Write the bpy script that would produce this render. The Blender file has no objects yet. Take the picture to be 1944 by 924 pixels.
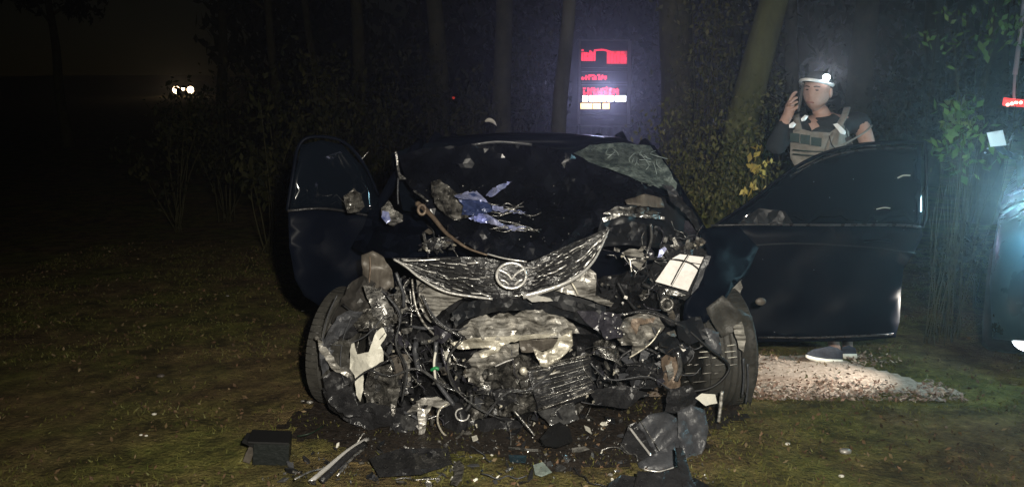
import bpy, bmesh, math, random
from mathutils import Vector, Matrix, Euler, noise
from mathutils.geometry import delaunay_2d_cdt
sc = bpy.context.scene
COL = sc.collection
R = math.radians
PI = math.pi
rnd = random.Random(7)

# ------------------------------------------------------------------ camera
CH, FPX, PITCH = 1.40, 1526.0, R(8.1)
cam = bpy.data.objects.new('camera', bpy.data.cameras.new('camera'))
COL.objects.link(cam); sc.camera = cam
cam.location = (0, 0, CH); cam.rotation_euler = (PI/2 - PITCH, 0, 0)
cam.data.lens = 36*FPX/1944; cam.data.clip_end = 800; cam.data.clip_start = .05

# ------------------------------------------------------------------ world: a night sky
w = bpy.data.worlds.new('World'); sc.world = w; w.use_nodes = True
nt = w.node_tree; bg = nt.nodes['Background']
sky = nt.nodes.new('ShaderNodeTexSky'); sky.sky_type = 'NISHITA'; sky.sun_disc = False
sky.sun_elevation = R(2); sky.sun_rotation = R(200)
nt.links.new(sky.outputs[0], bg.inputs[0]); bg.inputs[1].default_value = 0.0012
sc.view_settings.view_transform = 'Standard'; sc.view_settings.look = 'None'
sc.view_settings.exposure = 0; sc.view_settings.gamma = 1
sc.cycles.use_denoising = True
sc.cycles.max_bounces = 6; sc.cycles.volume_bounces = 0; sc.cycles.transparent_max_bounces = 16
sc.cycles.sample_clamp_indirect = 3

def lamp(name, kind, loc, energy, color, size=.05, aim=None, spot=None, blend=.3):
    l = bpy.data.lights.new(name, kind); l.energy = energy; l.color = color
    if kind == 'AREA': l.size = size
    else: l.shadow_soft_size = size
    if spot: l.spot_size = R(spot); l.spot_blend = blend
    o = bpy.data.objects.new(name, l); COL.objects.link(o); o.location = loc
    if aim: o.rotation_euler = (Vector(aim)-Vector(loc)).to_track_quat('-Z', 'Y').to_euler()
    return o
# the hand torch / phone light of whoever takes the picture
lamp('torch_light', 'SPOT', (.22, -.1, 1.62), 820, (1, .935, .80), .04, (.08, 4.2, .30), 94, 1)
# low lamp of the patrol car on the right, raking over the ground behind the open door
lamp('low_beam', 'SPOT', (2.62, 4.24, .40), 125, (1, .92, .82), .02, (1.05, 4.60, .06), 60, .9)

# ------------------------------------------------------------------ helpers
sa, ca = math.sin(PITCH), math.cos(PITCH)
def P(u, v, Y):
    dx, uy = u-972, 462-v
    dy = FPX*ca + uy*sa; dz = -FPX*sa + uy*ca
    t = Y/dy
    return Vector((dx*t, Y, CH + dz*t))
def hgt(x, y):
    h = .018*noise.noise(Vector((x*.9, y*.9, 0))) + .012*noise.noise(Vector((x*3.1, y*3.1, 5))) + .007*noise.noise(Vector((x*9, y*9, 2)))
    h += max(0, y-12)*.072
    return h
def G(u, v):
    a, b = P(u, v, 1), Vector((0, 0, CH)); d = a-b
    t = -CH/d.z
    return b + d*t

def link(name, me, mat=None, parent=None, smooth=False):
    o = bpy.data.objects.new(name, me); COL.objects.link(o)
    if mat is not None:
        for m in (mat if isinstance(mat, (list, tuple)) else [mat]): me.materials.append(m)
    if smooth: me.shade_smooth()
    if parent: o.parent = parent; o.matrix_parent_inverse = Matrix.Translation(-parent.matrix_world.translation) if False else parent.matrix_basis.inverted()
    return o
def mesh(name, vs, fs, mat=None, parent=None, smooth=False):
    me = bpy.data.meshes.new(name); me.from_pydata([tuple(v) for v in vs], [], fs); me.update()
    return link(name, me, mat, parent, smooth)
def fromgeo(name, geos, mat, parent=None, smooth=False):
    vs, fs = [], []
    for gv, gf in geos:
        k = len(vs); vs += gv; fs += [tuple(i+k for i in f) for f in gf]
    return mesh(name, vs, fs, mat, parent, smooth)
def tag(o, label=None, cat=None, group=None, kind=None):
    for k, v in (('label', label), ('category', cat), ('group', group), ('kind', kind)):
        if v: o[k] = v
    return o
def thing(name, loc, label, cat, group=None, rz=0):
    o = bpy.data.objects.new(name, None); COL.objects.link(o); o.location = loc; o.rotation_euler.z = rz
    o.empty_display_size = .1
    return tag(o, label, cat, group)

# ---- geometry makers returning (verts, faces)
def g_box(c, s, rot=None):
    M = rot.to_matrix() if rot else Matrix.Identity(3); c = Vector(c)
    vs = [c + M @ Vector((x*s[0]/2, y*s[1]/2, z*s[2]/2)) for x in (-1, 1) for y in (-1, 1) for z in (-1, 1)]
    return vs, [(0,1,3,2), (4,6,7,5), (0,4,5,1), (2,3,7,6), (0,2,6,4), (1,5,7,3)]
def catmull(pts, n):
    pts = [Vector(p) for p in pts]
    if len(pts) < 3: return [pts[0].lerp(pts[-1], i/n) for i in range(n+1)]
    q = [2*pts[0]-pts[1]] + pts + [2*pts[-1]-pts[-2]]; out = []
    for i in range(1, len(q)-2):
        a, b, c, d = q[i-1:i+3]
        for k in range(n):
            t = k/n
            out.append(.5*((2*b)+(c-a)*t+(2*a-5*b+4*c-d)*t*t+(3*b-a-3*c+d)*t**3))
    out.append(pts[-1]); return out
def g_tube(pts, r, n=4, sides=6, closed=False, flat=1.0):
    path = catmull(pts, n); vs, fs = [], []; m = len(path); up = None
    for i, p in enumerate(path):
        t = (path[min(i+1, m-1)]-path[max(i-1, 0)])
        if t.length < 1e-9: t = Vector((0, 0, 1))
        t.normalize()
        if up is None: up = t.orthogonal().normalized()
        up = (up - t*up.dot(t)); up = up.normalized() if up.length > 1e-6 else t.orthogonal().normalized()
        s = t.cross(up)
        rr = r(i/(m-1)) if callable(r) else r
        for k in range(sides):
            a = 2*PI*k/sides
            vs.append(p + up*math.cos(a)*rr*flat + s*math.sin(a)*rr)
    for i in range(m-1):
        for k in range(sides):
            a, b = i*sides+k, i*sides+(k+1) % sides
            fs.append((a, b, b+sides, a+sides))
    fs.append(tuple(range(sides))[::-1]); fs.append(tuple((m-1)*sides+k for k in range(sides)))
    return vs, fs
def g_lathe(prof, M, n=24):
    vs, fs = [], []
    for (r, h) in prof:
        for k in range(n):
            a = 2*PI*k/n; vs.append(M @ Vector((math.cos(a)*r, math.sin(a)*r, h)))
    for i in range(len(prof)-1):
        for k in range(n):
            a, b = i*n+k, i*n+(k+1) % n
            fs.append((a, b, b+n, a+n))
    fs.append(tuple(range(n))[::-1]); fs.append(tuple((len(prof)-1)*n+k for k in range(n)))
    return vs, fs
def axisM(loc, z, x=None):
    z = Vector(z).normalized(); q = z.to_track_quat('Z', 'Y')
    return Matrix.Translation(Vector(loc)) @ q.to_matrix().to_4x4()
def g_ball(c, r, sx=1, sy=1, sz=1, n=12, m=8):
    vs, fs = [], []; c = Vector(c)
    for j in range(m+1):
        th = PI*j/m
        for k in range(n):
            a = 2*PI*k/n
            vs.append(c+Vector((r*sx*math.sin(th)*math.cos(a), r*sy*math.sin(th)*math.sin(a), r*sz*math.cos(th))))
    for j in range(m):
        for k in range(n):
            a, b = j*n+k, j*n+(k+1) % n
            fs.append((a, a+n, b+n, b))
    return vs, fs

def sheet(name, outline, mat, parent=None, cr=.012, res=14, thick=.003, jag=2.0, seed=None, fold=None, smooth=False, freq=1.0):
    """crumpled plate: outline of (u,v,depth) round the edge, depth blended inwards, folded by random creases"""
    rg = random.Random(seed if seed is not None else hash(name) % 999 + len(outline)*17 + int(outline[0][0]*3+outline[0][1]))
    ol = [Vector(p) for p in outline]; bd = []
    n = len(ol)
    for i in range(n):
        a, b = ol[i], ol[(i+1) % n]
        L = (a.xy-b.xy).length; k = max(1, int(L/res))
        for j in range(k):
            p = a.lerp(b, j/k)
            if j: p.x += rg.uniform(-jag, jag); p.y += rg.uniform(-jag, jag)
            bd.append(p)
    us = [p.x for p in ol]; vs_ = [p.y for p in ol]
    inner = []
    y = min(vs_); row = 0
    while y < max(vs_):
        x = min(us)+(res/2 if row % 2 else 0)
        while x < max(us):
            inner.append(Vector((x+rg.uniform(-.25, .25)*res, y+rg.uniform(-.25, .25)*res)))
            x += res
        y += res*.87; row += 1
    def inside(p):
        c = False; j = len(bd)-1
        for i in range(len(bd)):
            a, b = bd[i], bd[j]
            if (a.y > p.y) != (b.y > p.y) and p.x < (b.x-a.x)*(p.y-a.y)/(b.y-a.y)+a.x: c = not c
            j = i
        return c
    inner = [p for p in inner if inside(p) and min((p-b.xy).length for b in bd) > res*.35]
    pts = [b.xy.copy() for b in bd]+inner
    out = delaunay_2d_cdt(pts, [], [list(range(len(bd)))], 1, 1e-5)
    V2, F = out[0], out[2]
    folds = []
    for k in range(6):
        a = rg.uniform(0, PI); fr = freq/rg.uniform(18, 110)
        folds.append((math.cos(a)*fr, math.sin(a)*fr, rg.random(), rg.uniform(.3, 1)*min(1, 1/(fr*45))))
    def depth(p):
        num = den = 0
        for b in bd:
            w_ = 1/((p-b.xy).length_squared+4)**1.3; num += b.z*w_; den += w_
        d = num/den
        for fx, fy, ph, am in folds:
            d += cr*am*(2*abs(((p.x*fx+p.y*fy+ph) % 1)-.5)-.5)*2
        d += cr*.25*noise.noise(Vector((p.x*.12, p.y*.12, ph)))
        if fold: d += fold(p.x, p.y)
        return d
    vs = [P(p.x, p.y, depth(p)) for p in V2]
    m = len(vs); cen = Vector((0, 0, CH))
    fs = []
    cnt = {}
    for f in F:
        f = tuple(f)
        nrm = (vs[f[1]]-vs[f[0]]).cross(vs[f[2]]-vs[f[0]])
        if nrm.dot(vs[f[0]]-cen) > 0: f = f[::-1]
        fs.append(f)
        for i in range(len(f)):
            e = (f[i], f[(i+1) % len(f)]); cnt[e] = 1
    top = list(fs)
    for f in top: fs.append(tuple(i+m for i in f[::-1]))
    for (a, b) in list(cnt):
        if (b, a) not in cnt: fs.append((b, a, a+m, b+m))
    vs += [v+(v-cen).normalized()*thick for v in vs]
    return mesh(name, vs, fs, mat, parent, smooth)

def wire(name, pts, r, mat, parent=None, sides=6, n=5, flat=1):
    return fromgeo(name, [g_tube([P(*p) for p in pts], r, n, sides, flat=flat)], mat, parent, True)

# ------------------------------------------------------------------ materials
def M_(name, col, rough=.5, metal=0, var=.0, vscale=8, bump=0, bscale=40, col2=None, emit=0, ecol=None, spec=.5, rvar=0, island=None, trans=0, detail=6, coat=0, streak=None):
    m = bpy.data.materials.new(name); m.use_nodes = True; t = m.node_tree; N, L = t.nodes, t.links
    b = N['Principled BSDF']; b.inputs['Roughness'].default_value = rough; b.inputs['Metallic'].default_value = metal
    b.inputs['Specular IOR Level'].default_value = spec
    b.inputs['Coat Weight'].default_value = coat
    b.inputs['Base Color'].default_value = (*col, 1)
    tc = N.new('ShaderNodeTexCoord')
    if col2 is not None:
        nz = N.new('ShaderNodeTexNoise'); nz.inputs['Scale'].default_value = vscale; nz.inputs['Detail'].default_value = detail
        nz.inputs['Roughness'].default_value = .65
        if streak:
            mp = N.new('ShaderNodeMapping'); mp.inputs['Scale'].default_value = streak; L.new(tc.outputs['Object'], mp.inputs[0]); L.new(mp.outputs[0], nz.inputs[0])
        else: L.new(tc.outputs['Object'], nz.inputs[0])
        cr = N.new('ShaderNodeValToRGB'); e = cr.color_ramp.elements
        e[0].position = .5-.5*(1-var); e[1].position = .5+.5*(1-var); e[0].color = (*col, 1); e[1].color = (*col2, 1)
        L.new(nz.outputs[0], cr.inputs[0]); L.new(cr.outputs[0], b.inputs['Base Color'])
    if island:
        ge = N.new('ShaderNodeNewGeometry'); cr = N.new('ShaderNodeValToRGB'); cr.color_ramp.interpolation = 'LINEAR'
        e = cr.color_ramp.elements
        for k, c in enumerate(island):
            if k == 0: el = e[0]; el.position = 0
            elif k == len(island)-1: el = e[-1]; el.position = 1
            else: el = e.new(k/(len(island)-1))
            el.color = (*c, 1)
        L.new(ge.outputs['Random Per Island'], cr.inputs[0]); L.new(cr.outputs[0], b.inputs['Base Color'])
    if rvar:
        n2 = N.new('ShaderNodeTexNoise'); n2.inputs['Scale'].default_value = vscale*1.7; n2.inputs['Detail'].default_value = 5
        L.new(tc.outputs['Object'], n2.inputs[0]); mr = N.new('ShaderNodeMapRange')
        mr.inputs[1].default_value = .3; mr.inputs[2].default_value = .7
        mr.inputs[3].default_value = max(.03, rough-rvar); mr.inputs[4].default_value = min(1, rough+rvar)
        L.new(n2.outputs[0], mr.inputs[0]); L.new(mr.outputs[0], b.inputs['Roughness'])
    if bump:
        n3 = N.new('ShaderNodeTexNoise'); n3.inputs['Scale'].default_value = bscale; n3.inputs['Detail'].default_value = 4
        L.new(tc.outputs['Object'], n3.inputs[0]); bp = N.new('ShaderNodeBump')
        bp.inputs['Strength'].default_value = bump; bp.inputs['Distance'].default_value = .01
        L.new(n3.outputs[0], bp.inputs['Height']); L.new(bp.outputs[0], b.inputs['Normal'])
    if emit:
        b.inputs['Emission Color'].default_value = (*(ecol or col), 1); b.inputs['Emission Strength'].default_value = emit
    return m
navy = M_('navy_paint', (.0022, .0034, .0075), .4, 0, .6, 3, .03, 9, (.0038, .0052, .010), rvar=.1, spec=.06)
navyd = M_('dusty_navy_paint', (.008, .010, .014), .45, 0, .6, 5, .15, 14, (.018, .018, .019), rvar=.15, spec=.3)
hoodm = M_('creased_navy_paint', (.004, .0046, .008), .26, 0, .7, 4, .22, 10, (.008, .0095, .014), rvar=.12, spec=.4)
blackp = M_('black_plastic', (.012, .012, .014), .33, 0, .5, 20, .5, 60, (.03, .03, .032), rvar=.2)
greyp = M_('scuffed_grey_plastic', (.032, .034, .04), .42, 0, .5, 14, .4, 70, (.075, .077, .085), rvar=.2)
rubber = M_('tyre_rubber', (.018, .0175, .016), .6, 0, .5, 12, .3, 90, (.06, .057, .05), rvar=.15)
steel = M_('torn_steel', (.05, .05, .05), .3, .75, .75, 26, .5, 70, (.55, .54, .52), rvar=.2, streak=(1, 1, 3))
alu = M_('crushed_beige_metal', (.075, .069, .06), .36, .4, .74, 13, .3, 45, (.56, .54, .50), rvar=.15, streak=(.6, 1, 5))
aluB = M_('bright_cast_metal', (.22, .20, .16), .36, .3, .7, 12, .4, 40, (.75, .71, .6), rvar=.15, streak=(.7, 1, 3))
aluD = M_('dark_cast_metal', (.018, .017, .016), .3, .6, .75, 24, .8, 60, (.26, .25, .23), rvar=.2)
brownp = M_('dusty_brown_panel', (.06, .05, .042), .5, .1, .6, 10, .3, 30, (.14, .125, .105), rvar=.1, streak=(5, 1, .8))
chrome = M_('chrome', (.75, .74, .72), .24, .55, .6, 30, .2, 40, (.9, .88, .85), rvar=.1)
gloss = M_('glossy_grille_plastic', (.025, .025, .027), .14, .4, .5, 40, .5, 50, (.16, .16, .16), rvar=.08)
whitep = M_('white_plastic', (.62, .6, .52), .5, 0, .5, 12, .25, 30, (.76, .74, .66))
whitel = M_('white_reflector', (.74, .70, .68), .45, 0, .7, 60, 0, 40, (.86, .83, .80))
rust = M_('rusty_metal', (.07, .05, .04), .55, .3, .5, 30, .5, 50, (.24, .18, .13), rvar=.2)
bluem = M_('bluish_steel_and_sheen', (.10, .13, .32), .28, .4, .6, 20, .5, 30, (.62, .66, .98), rvar=.1)  # also stands in for blue-white reflections on the bonnet
glassd = M_('dark_glass', (.004, .006, .01), .07, 0, spec=.6)
crackg = M_('shattered_glass', (.05, .07, .07), .38, 0, .8, 22, 1.0, 70, (.17, .21, .20), rvar=.15)
greenw = M_('green_clip', (.02, .25, .08), .4)
purple = M_('violet_black_plastic', (.016, .0155, .021), .3, .1, .5, 20, .3, 50, (.05, .048, .062), rvar=.1)
skin = M_('skin', (.34, .21, .17), .6, 0, .5, 28, .3, 40, (.50, .33, .28))
clothd = M_('dark_navy_cloth', (.007, .011, .016), .9, 0, .5, 30, 1.0, 13, (.016, .022, .027))
clothg = M_('charcoal_shirt', (.018, .028, .034), .9, 0, .5, 30, 1.0, 13, (.035, .045, .052))
tan = M_('tan_webbing', (.14, .13, .115), .9, 0, .5, 26, .9, 20, (.29, .275, .25))
retro = M_('retroreflective_trim', (.97, .98, 1.0), .3, .1, spec=1)
pouchm = M_('dark_green_pouch', (.014, .03, .03), .7, 0, .5, 40, .3, 90, (.025, .045, .04))
blackm = M_('matte_black', (.006, .006, .007), .6)
bark = M_('bark', (.03, .028, .014), .95, 0, .5, 6, 1.0, 22, (.085, .08, .04), spec=.05)
barkp = M_('pale_pole_paint', (.42, .34, .38), .6, 0, .5, 6, .2, 22, (.55, .45, .5))
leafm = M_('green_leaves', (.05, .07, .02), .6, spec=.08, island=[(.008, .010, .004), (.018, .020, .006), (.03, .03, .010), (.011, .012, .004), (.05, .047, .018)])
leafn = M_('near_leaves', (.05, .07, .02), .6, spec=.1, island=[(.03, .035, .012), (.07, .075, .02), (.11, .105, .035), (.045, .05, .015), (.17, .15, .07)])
leafb = M_('broad_green_leaves', (.05, .07, .02), .5, spec=.12, island=[(.06, .12, .03), (.11, .19, .05), (.04, .08, .03), (.22, .30, .09)])
leafy = M_('yellow_leaves', (.05, .07, .02), .55, island=[(.4, .32, .07), (.55, .45, .12), (.25, .2, .06), (.5, .36, .1)])
leafd = M_('fallen_leaf_colours', (.05, .07, .02), .6, spec=.12, island=[(.03, .02, .012), (.08, .05, .028), (.13, .085, .045), (.05, .035, .02), (.17, .10, .06), (.09, .08, .03), (.03, .02, .012), (.28, .21, .12)])
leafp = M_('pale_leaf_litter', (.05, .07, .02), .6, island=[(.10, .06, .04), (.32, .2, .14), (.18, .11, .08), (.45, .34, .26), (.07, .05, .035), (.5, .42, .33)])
grassm = M_('grass_blades', (.05, .07, .02), .6, spec=.12, island=[(.06, .058, .014), (.10, .10, .022), (.13, .12, .036), (.06, .07, .014), (.17, .17, .07)])
gravelm = M_('lit_path_grit', (.36, .28, .22), .9, 0, .75, 30, .8, 60, (.52, .42, .34))  # pale colour also stands in for the pool of lamp light
weave = M_('trouser_cloth', (.02, .022, .03), .9, 0, .5, 30, .3, 90, (.03, .03, .04))
# ground: moss, soil and leaf mould in patches at several sizes
def ground_mat():
    m = bpy.data.materials.new('mossy_soil'); m.use_nodes = True; t = m.node_tree; N, L = t.nodes, t.links
    b = N['Principled BSDF']; b.inputs['Roughness'].default_value = .92; b.inputs['Specular IOR Level'].default_value = .2
    tc = N.new('ShaderNodeTexCoord')
    def nz(s, d=6, r=.6, off=0):
        n = N.new('ShaderNodeTexNoise'); n.inputs['Scale'].default_value = s; n.inputs['Detail'].default_value = d; n.inputs['Roughness'].default_value = r
        mp = N.new('ShaderNodeMapping'); mp.inputs['Location'].default_value = (off, off*2, 0)
        L.new(tc.outputs['Object'], mp.inputs[0]); L.new(mp.outputs[0], n.inputs[0]); return n
    def ramp(src, stops):
        c = N.new('ShaderNodeValToRGB'); e = c.color_ramp.elements
        for k, (p, col) in enumerate(stops):
            el = e[k] if k < 2 else e.new(p)
            el.position = p; el.color = (*col, 1)
        L.new(src.outputs[0], c.inputs[0]); return c
    a = ramp(nz(1.1, 7), [(.42, (.082, .062, .042)), (.60, (.066, .082, .024))])
    c = ramp(nz(14, 8, .7, 3), [(.36, (.018, .014, .008)), (.60, (.105, .082, .034)), (.74, (.22, .17, .10))])
    mx = N.new('ShaderNodeMix'); mx.data_type = 'RGBA'; mx.inputs[0].default_value = .45
    L.new(a.outputs[0], mx.inputs[6]); L.new(c.outputs[0], mx.inputs[7]); L.new(mx.outputs[2], b.inputs['Base Color'])
    d = ramp(nz(4.2, 9, .75, 5), [(.38, (.72, .66, .58)), (.62, (2.9, 2.75, 2.1))])
    m2 = N.new('ShaderNodeMix'); m2.data_type = 'RGBA'; m2.blend_type = 'MULTIPLY'; m2.inputs[0].default_value = 1
    L.new(mx.outputs[2], m2.inputs[6]); L.new(d.outputs[0], m2.inputs[7]); L.new(m2.outputs[2], b.inputs['Base Color'])
    bp = N.new('ShaderNodeBump'); bp.inputs['Strength'].default_value = 1; bp.inputs['Distance'].default_value = .035
    L.new(nz(45, 5, .6, 8).outputs[0], bp.inputs['Height']); L.new(bp.outputs[0], b.inputs['Normal'])
    return m
groundm = ground_mat()

# ------------------------------------------------------------------ ground, path, litter
def lines(lo, hi, dlo, dhi, fine):
    out = []; x = dlo
    while x <= dhi: out.append(x); x += fine
    s = fine; x = out[-1]
    while x < hi: s *= 1.25; x += s; out.append(min(x, hi))
    s = fine; x = out[0]
    while x > lo: s *= 1.25; x -= s; out.insert(0, max(x, lo))
    return out
X = lines(-160, 160, -4.5, 4.5, .07); Y_ = lines(-40, 300, 2.6, 8, .07)
vs = [(x, y, hgt(x, y)) for y in Y_ for x in X]; nx = len(X)
fs = [(j*nx+i, j*nx+i+1, (j+1)*nx+i+1, (j+1)*nx+i) for j in range(len(Y_)-1) for i in range(nx-1)]
tag(mesh('ground', vs, fs, groundm, None, True), kind='structure')
# path: pale grit past the open door, outline cut to the lamp-lit wedge
def lit_path_ok(x, y):
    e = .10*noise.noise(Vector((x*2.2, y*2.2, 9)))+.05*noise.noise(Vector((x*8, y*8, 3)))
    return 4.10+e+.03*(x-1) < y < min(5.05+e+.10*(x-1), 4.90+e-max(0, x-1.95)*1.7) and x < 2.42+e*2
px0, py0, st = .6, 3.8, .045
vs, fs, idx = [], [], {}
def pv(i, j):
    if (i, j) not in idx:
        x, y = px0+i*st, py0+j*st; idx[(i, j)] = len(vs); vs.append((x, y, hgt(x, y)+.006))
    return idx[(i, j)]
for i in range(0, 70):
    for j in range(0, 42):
        if lit_path_ok(px0+(i+.5)*st, py0+(j+.5)*st): fs.append((pv(i, j), pv(i+1, j), pv(i+1, j+1), pv(i, j+1)))
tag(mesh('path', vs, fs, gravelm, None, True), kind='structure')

def g_leaf(c, s, rg, flat=.5):
    e = Euler((rg.uniform(-flat, flat), rg.uniform(-flat, flat), rg.uniform(0, 6.28))).to_matrix()
    w_ = s*rg.uniform(.3, .55); k = rg.uniform(.1, .35)*s
    pts = [(-s, 0, k), (0, -w_, 0), (s, 0, k*rg.uniform(-1, 1)), (0, w_, rg.uniform(0, .4)*s)]
    return [c + e @ Vector(p) for p in pts], [(0, 1, 3), (1, 2, 3)]
def scatter(name, n, box, mat, fn, test=None, seed=1):
    rg = random.Random(seed); gs = []
    while len(gs) < n:
        x = rg.uniform(box[0], box[1]); y = box[2]+(box[3]-box[2])*rg.random()**1.6
        if test and not test(x, y, rg): n -= .02; continue
        gs.append(fn(x, y, rg))
    return tag(fromgeo(name, gs, mat), kind='stuff')
def clump(s, th, off=0):
    return lambda x, y, rg: noise.noise(Vector((x*s, y*s, off)))+rg.uniform(-.35, .35) > th
o = scatter('fallen_leaves', 17000, (-5, 5, 2.7, 10), leafd, lambda x, y, rg: g_leaf(Vector((x, y, hgt(x, y)+.008)), rg.uniform(.004, .013)*(1+.07*y), rg, 1.0), clump(1.6, -.08, 4), 3)
tag(o, 'brown fallen leaves scattered over the dark mossy ground', 'fallen leaves')
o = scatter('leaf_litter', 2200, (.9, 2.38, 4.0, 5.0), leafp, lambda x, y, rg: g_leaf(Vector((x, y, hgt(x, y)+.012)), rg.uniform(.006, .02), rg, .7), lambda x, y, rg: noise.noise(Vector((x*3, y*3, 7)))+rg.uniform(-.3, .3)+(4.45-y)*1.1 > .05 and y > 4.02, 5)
tag(o, 'pale dry leaf litter along the lit edge of the path', 'leaf litter')
def blade(x, y, rg):
    h = rg.uniform(.008, .026); a = rg.uniform(0, 6.28); w_ = rg.uniform(.0015, .003)*(1+.15*y)
    b = Vector((x, y, hgt(x, y)-.003)); s = Vector((math.cos(a)*w_, math.sin(a)*w_, 0)); l = Vector((rg.uniform(-1, 1)*h, rg.uniform(-1, 1)*h, h))
    return [b-s, b+s, b+l*.6+s*.5, b+l], [(0, 1, 2), (0, 2, 3)]
def gt(x, y, rg):
    if lit_path_ok(x, y) and rg.random() < .93: return False
    return noise.noise(Vector((x*1.6, y*1.6, 1)))+.6*noise.noise(Vector((x*6, y*6, 1)))+rg.uniform(-.3, .3) > -.02
o = scatter('grass', 42000, (-5, 5, 2.65, 9.5), grassm, blade, gt, 8)
tag(o, 'short olive grass and moss tufts on the verge', 'grass')

sv, sf, idx = [], [], {}
for i in range(90):
    for j in range(70):
        x, y = -1.5+(i+.5)*.035, 2.9+(j+.5)*.035
        e = .22*noise.noise(Vector((x*2.4, y*2.4, 30)))+.10*noise.noise(Vector((x*9, y*9, 31)))
        if ((x-.02)/1.0)**2+((y-3.9)/.62)**2 < 1.25+e*2.6:
            f = []
            for a, b in ((i, j), (i+1, j), (i+1, j+1), (i, j+1)):
                if (a, b) not in idx:
                    X0, Y0 = -1.5+a*.035, 2.9+b*.035; idx[(a, b)] = len(sv); sv.append((X0, Y0, hgt(X0, Y0)+.005))
                f.append(idx[(a, b)])
            sf.append(f)
tag(mesh('oily_soil', sv, sf, M_('oily_soil', (.010, .008, .007), .55, 0, .6, 30, .9, 70, (.045, .034, .026), rvar=.25), None, True), kind='structure')

# ------------------------------------------------------------------ THE WRECK
CX = .12
car = thing('wrecked_car', (CX, 4.0, 0), 'dark navy wrecked car with crushed front end and both front doors open', 'car')
bpy.context.view_layer.update()

rg_c = random.Random(3); crackl = M_('crack_line', (.30, .36, .35), .4)
# -- body shell behind the crushed nose
def loft(secs, close=True):
    vs, fs = [], []; n = len(secs[0])
    for s in secs: vs += [Vector(p) for p in s]
    for i in range(len(secs)-1):
        for k in range(n-1+(1 if close else 0)):
            a, b = i*n+k, i*n+(k+1) % n
            fs.append((a, b, b+n, a+n))
    if close: fs += [tuple(range(n))[::-1], tuple((len(secs)-1)*n+k for k in range(n))]
    return vs, fs
def sec(y, hw, z0, z1):
    return [(CX-hw, y, z0), (CX-hw-.03, y, z0+.2), (CX-hw-.01, y, z1-.12), (CX-hw+.10, y, z1), (CX+hw-.10, y, z1), (CX+hw+.01, y, z1-.12), (CX+hw+.03, y, z0+.2), (CX+hw, y, z0)]
fromgeo('body', [loft([sec(4.5, .82, .26, .90), sec(4.8, .88, .22, .93), sec(6.2, .90, .22, .96), sec(7.2, .90, .24, 1.0), sec(7.9, .86, .28, 1.02), sec(8.25, .78, .36, .98)])], navy, car, True)
# roof with visible lip
rv = loft([[(CX+sx*w_, y, z+dz) for (sx, dz) in ((-1, -.03), (-.9, .01), (-.4, .035), (0, .04), (.4, .035), (.9, .01), (1, -.03), (.9, -.05), (0, -.01), (-.9, -.05))] for (y, w_, z) in ((4.93, .68, 1.31), (5.4, .66, 1.335), (6.2, .64, 1.335), (6.9, .6, 1.28))])
fromgeo('roof', [rv], navy, car, True)
for s in (-1, 1):
    fromgeo('pillar', [g_tube([(CX+s*.93, 4.42, .84), (CX+s*.80, 4.7, 1.12), (CX+s*.68, 4.93, 1.32)], .032, 5, 6)], navy, car, True)
    fromgeo('pillar', [g_tube([(CX+s*.9, 5.9, .95), (CX+s*.66, 5.95, 1.37)], .035, 3, 6)], navy, car, True)
    fromgeo('pillar', [g_tube([(CX+s*.88, 7.7, 1.0), (CX+s*.61, 6.9, 1.33)], .04, 3, 6)], navy, car, True)
    mesh('rear_door_glass', [(CX+s*.885, 6.0, .97), (CX+s*.87, 7.5, 1.0), (CX+s*.63, 6.9, 1.31), (CX+s*.665, 6.0, 1.35)], [(0, 1, 2, 3)], glassd, car)
mesh('rear_window', [(CX-.8, 7.75, 1.02), (CX+.8, 7.75, 1.02), (CX+.58, 6.92, 1.3), (CX-.58, 6.92, 1.3)], [(0, 1, 2, 3)], glassd, car)
# interior: seats seen dimly from other angles
for s in (-1, 1):
    fromgeo('front_seat', [g_box((CX+s*.38, 5.7, .55), (.5, .5, .22)), g_box((CX+s*.38, 5.95, .88), (.48, .14, .6), Euler((-.2, 0, 0))), g_box((CX+s*.38, 6.0, 1.2), (.24, .1, .14))], blackm, car)
# windscreen: dark panes left, crazed on the right
def ws(u0, v0, u1, v1): pass
sheet('windscreen', [(742, 292, 4.78), (800, 272, 4.92), (1000, 268, 4.95), (1150, 270, 4.93), (1242, 276, 4.86), (1290, 345, 4.60), (1300, 400, 4.5), (1000, 430, 4.45), (765, 400, 4.5)], glassd, car, .012, 34, .005, 0, 4)
sheet('shattered_windscreen_area', [(1088, 291, 4.80), (1120, 275, 4.88), (1170, 271, 4.90), (1235, 277, 4.84), (1262, 310, 4.68), (1286, 348, 4.56), (1282, 366, 4.52), (1240, 352, 4.52), (1180, 330, 4.58), (1130, 312, 4.66)], crackg, car, .016, 11, .004, 1.5, 5)
for k in range(26):
    u, v = rg_c.uniform(1120, 1262), rg_c.uniform(280, 340)
    if v > 285+(u-1100)*.42: v -= 30
    yd = 4.86-(u-1120)*.0016-(v-280)*.001
    wire('glass_crack', [(u, v, yd), (u+rg_c.uniform(-14, 14), v+rg_c.uniform(4, 14), yd-.02), (u+rg_c.uniform(-20, 24), v+rg_c.uniform(10, 24), yd-.04)], .0022, crackl, car, 4, 2)
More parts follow.
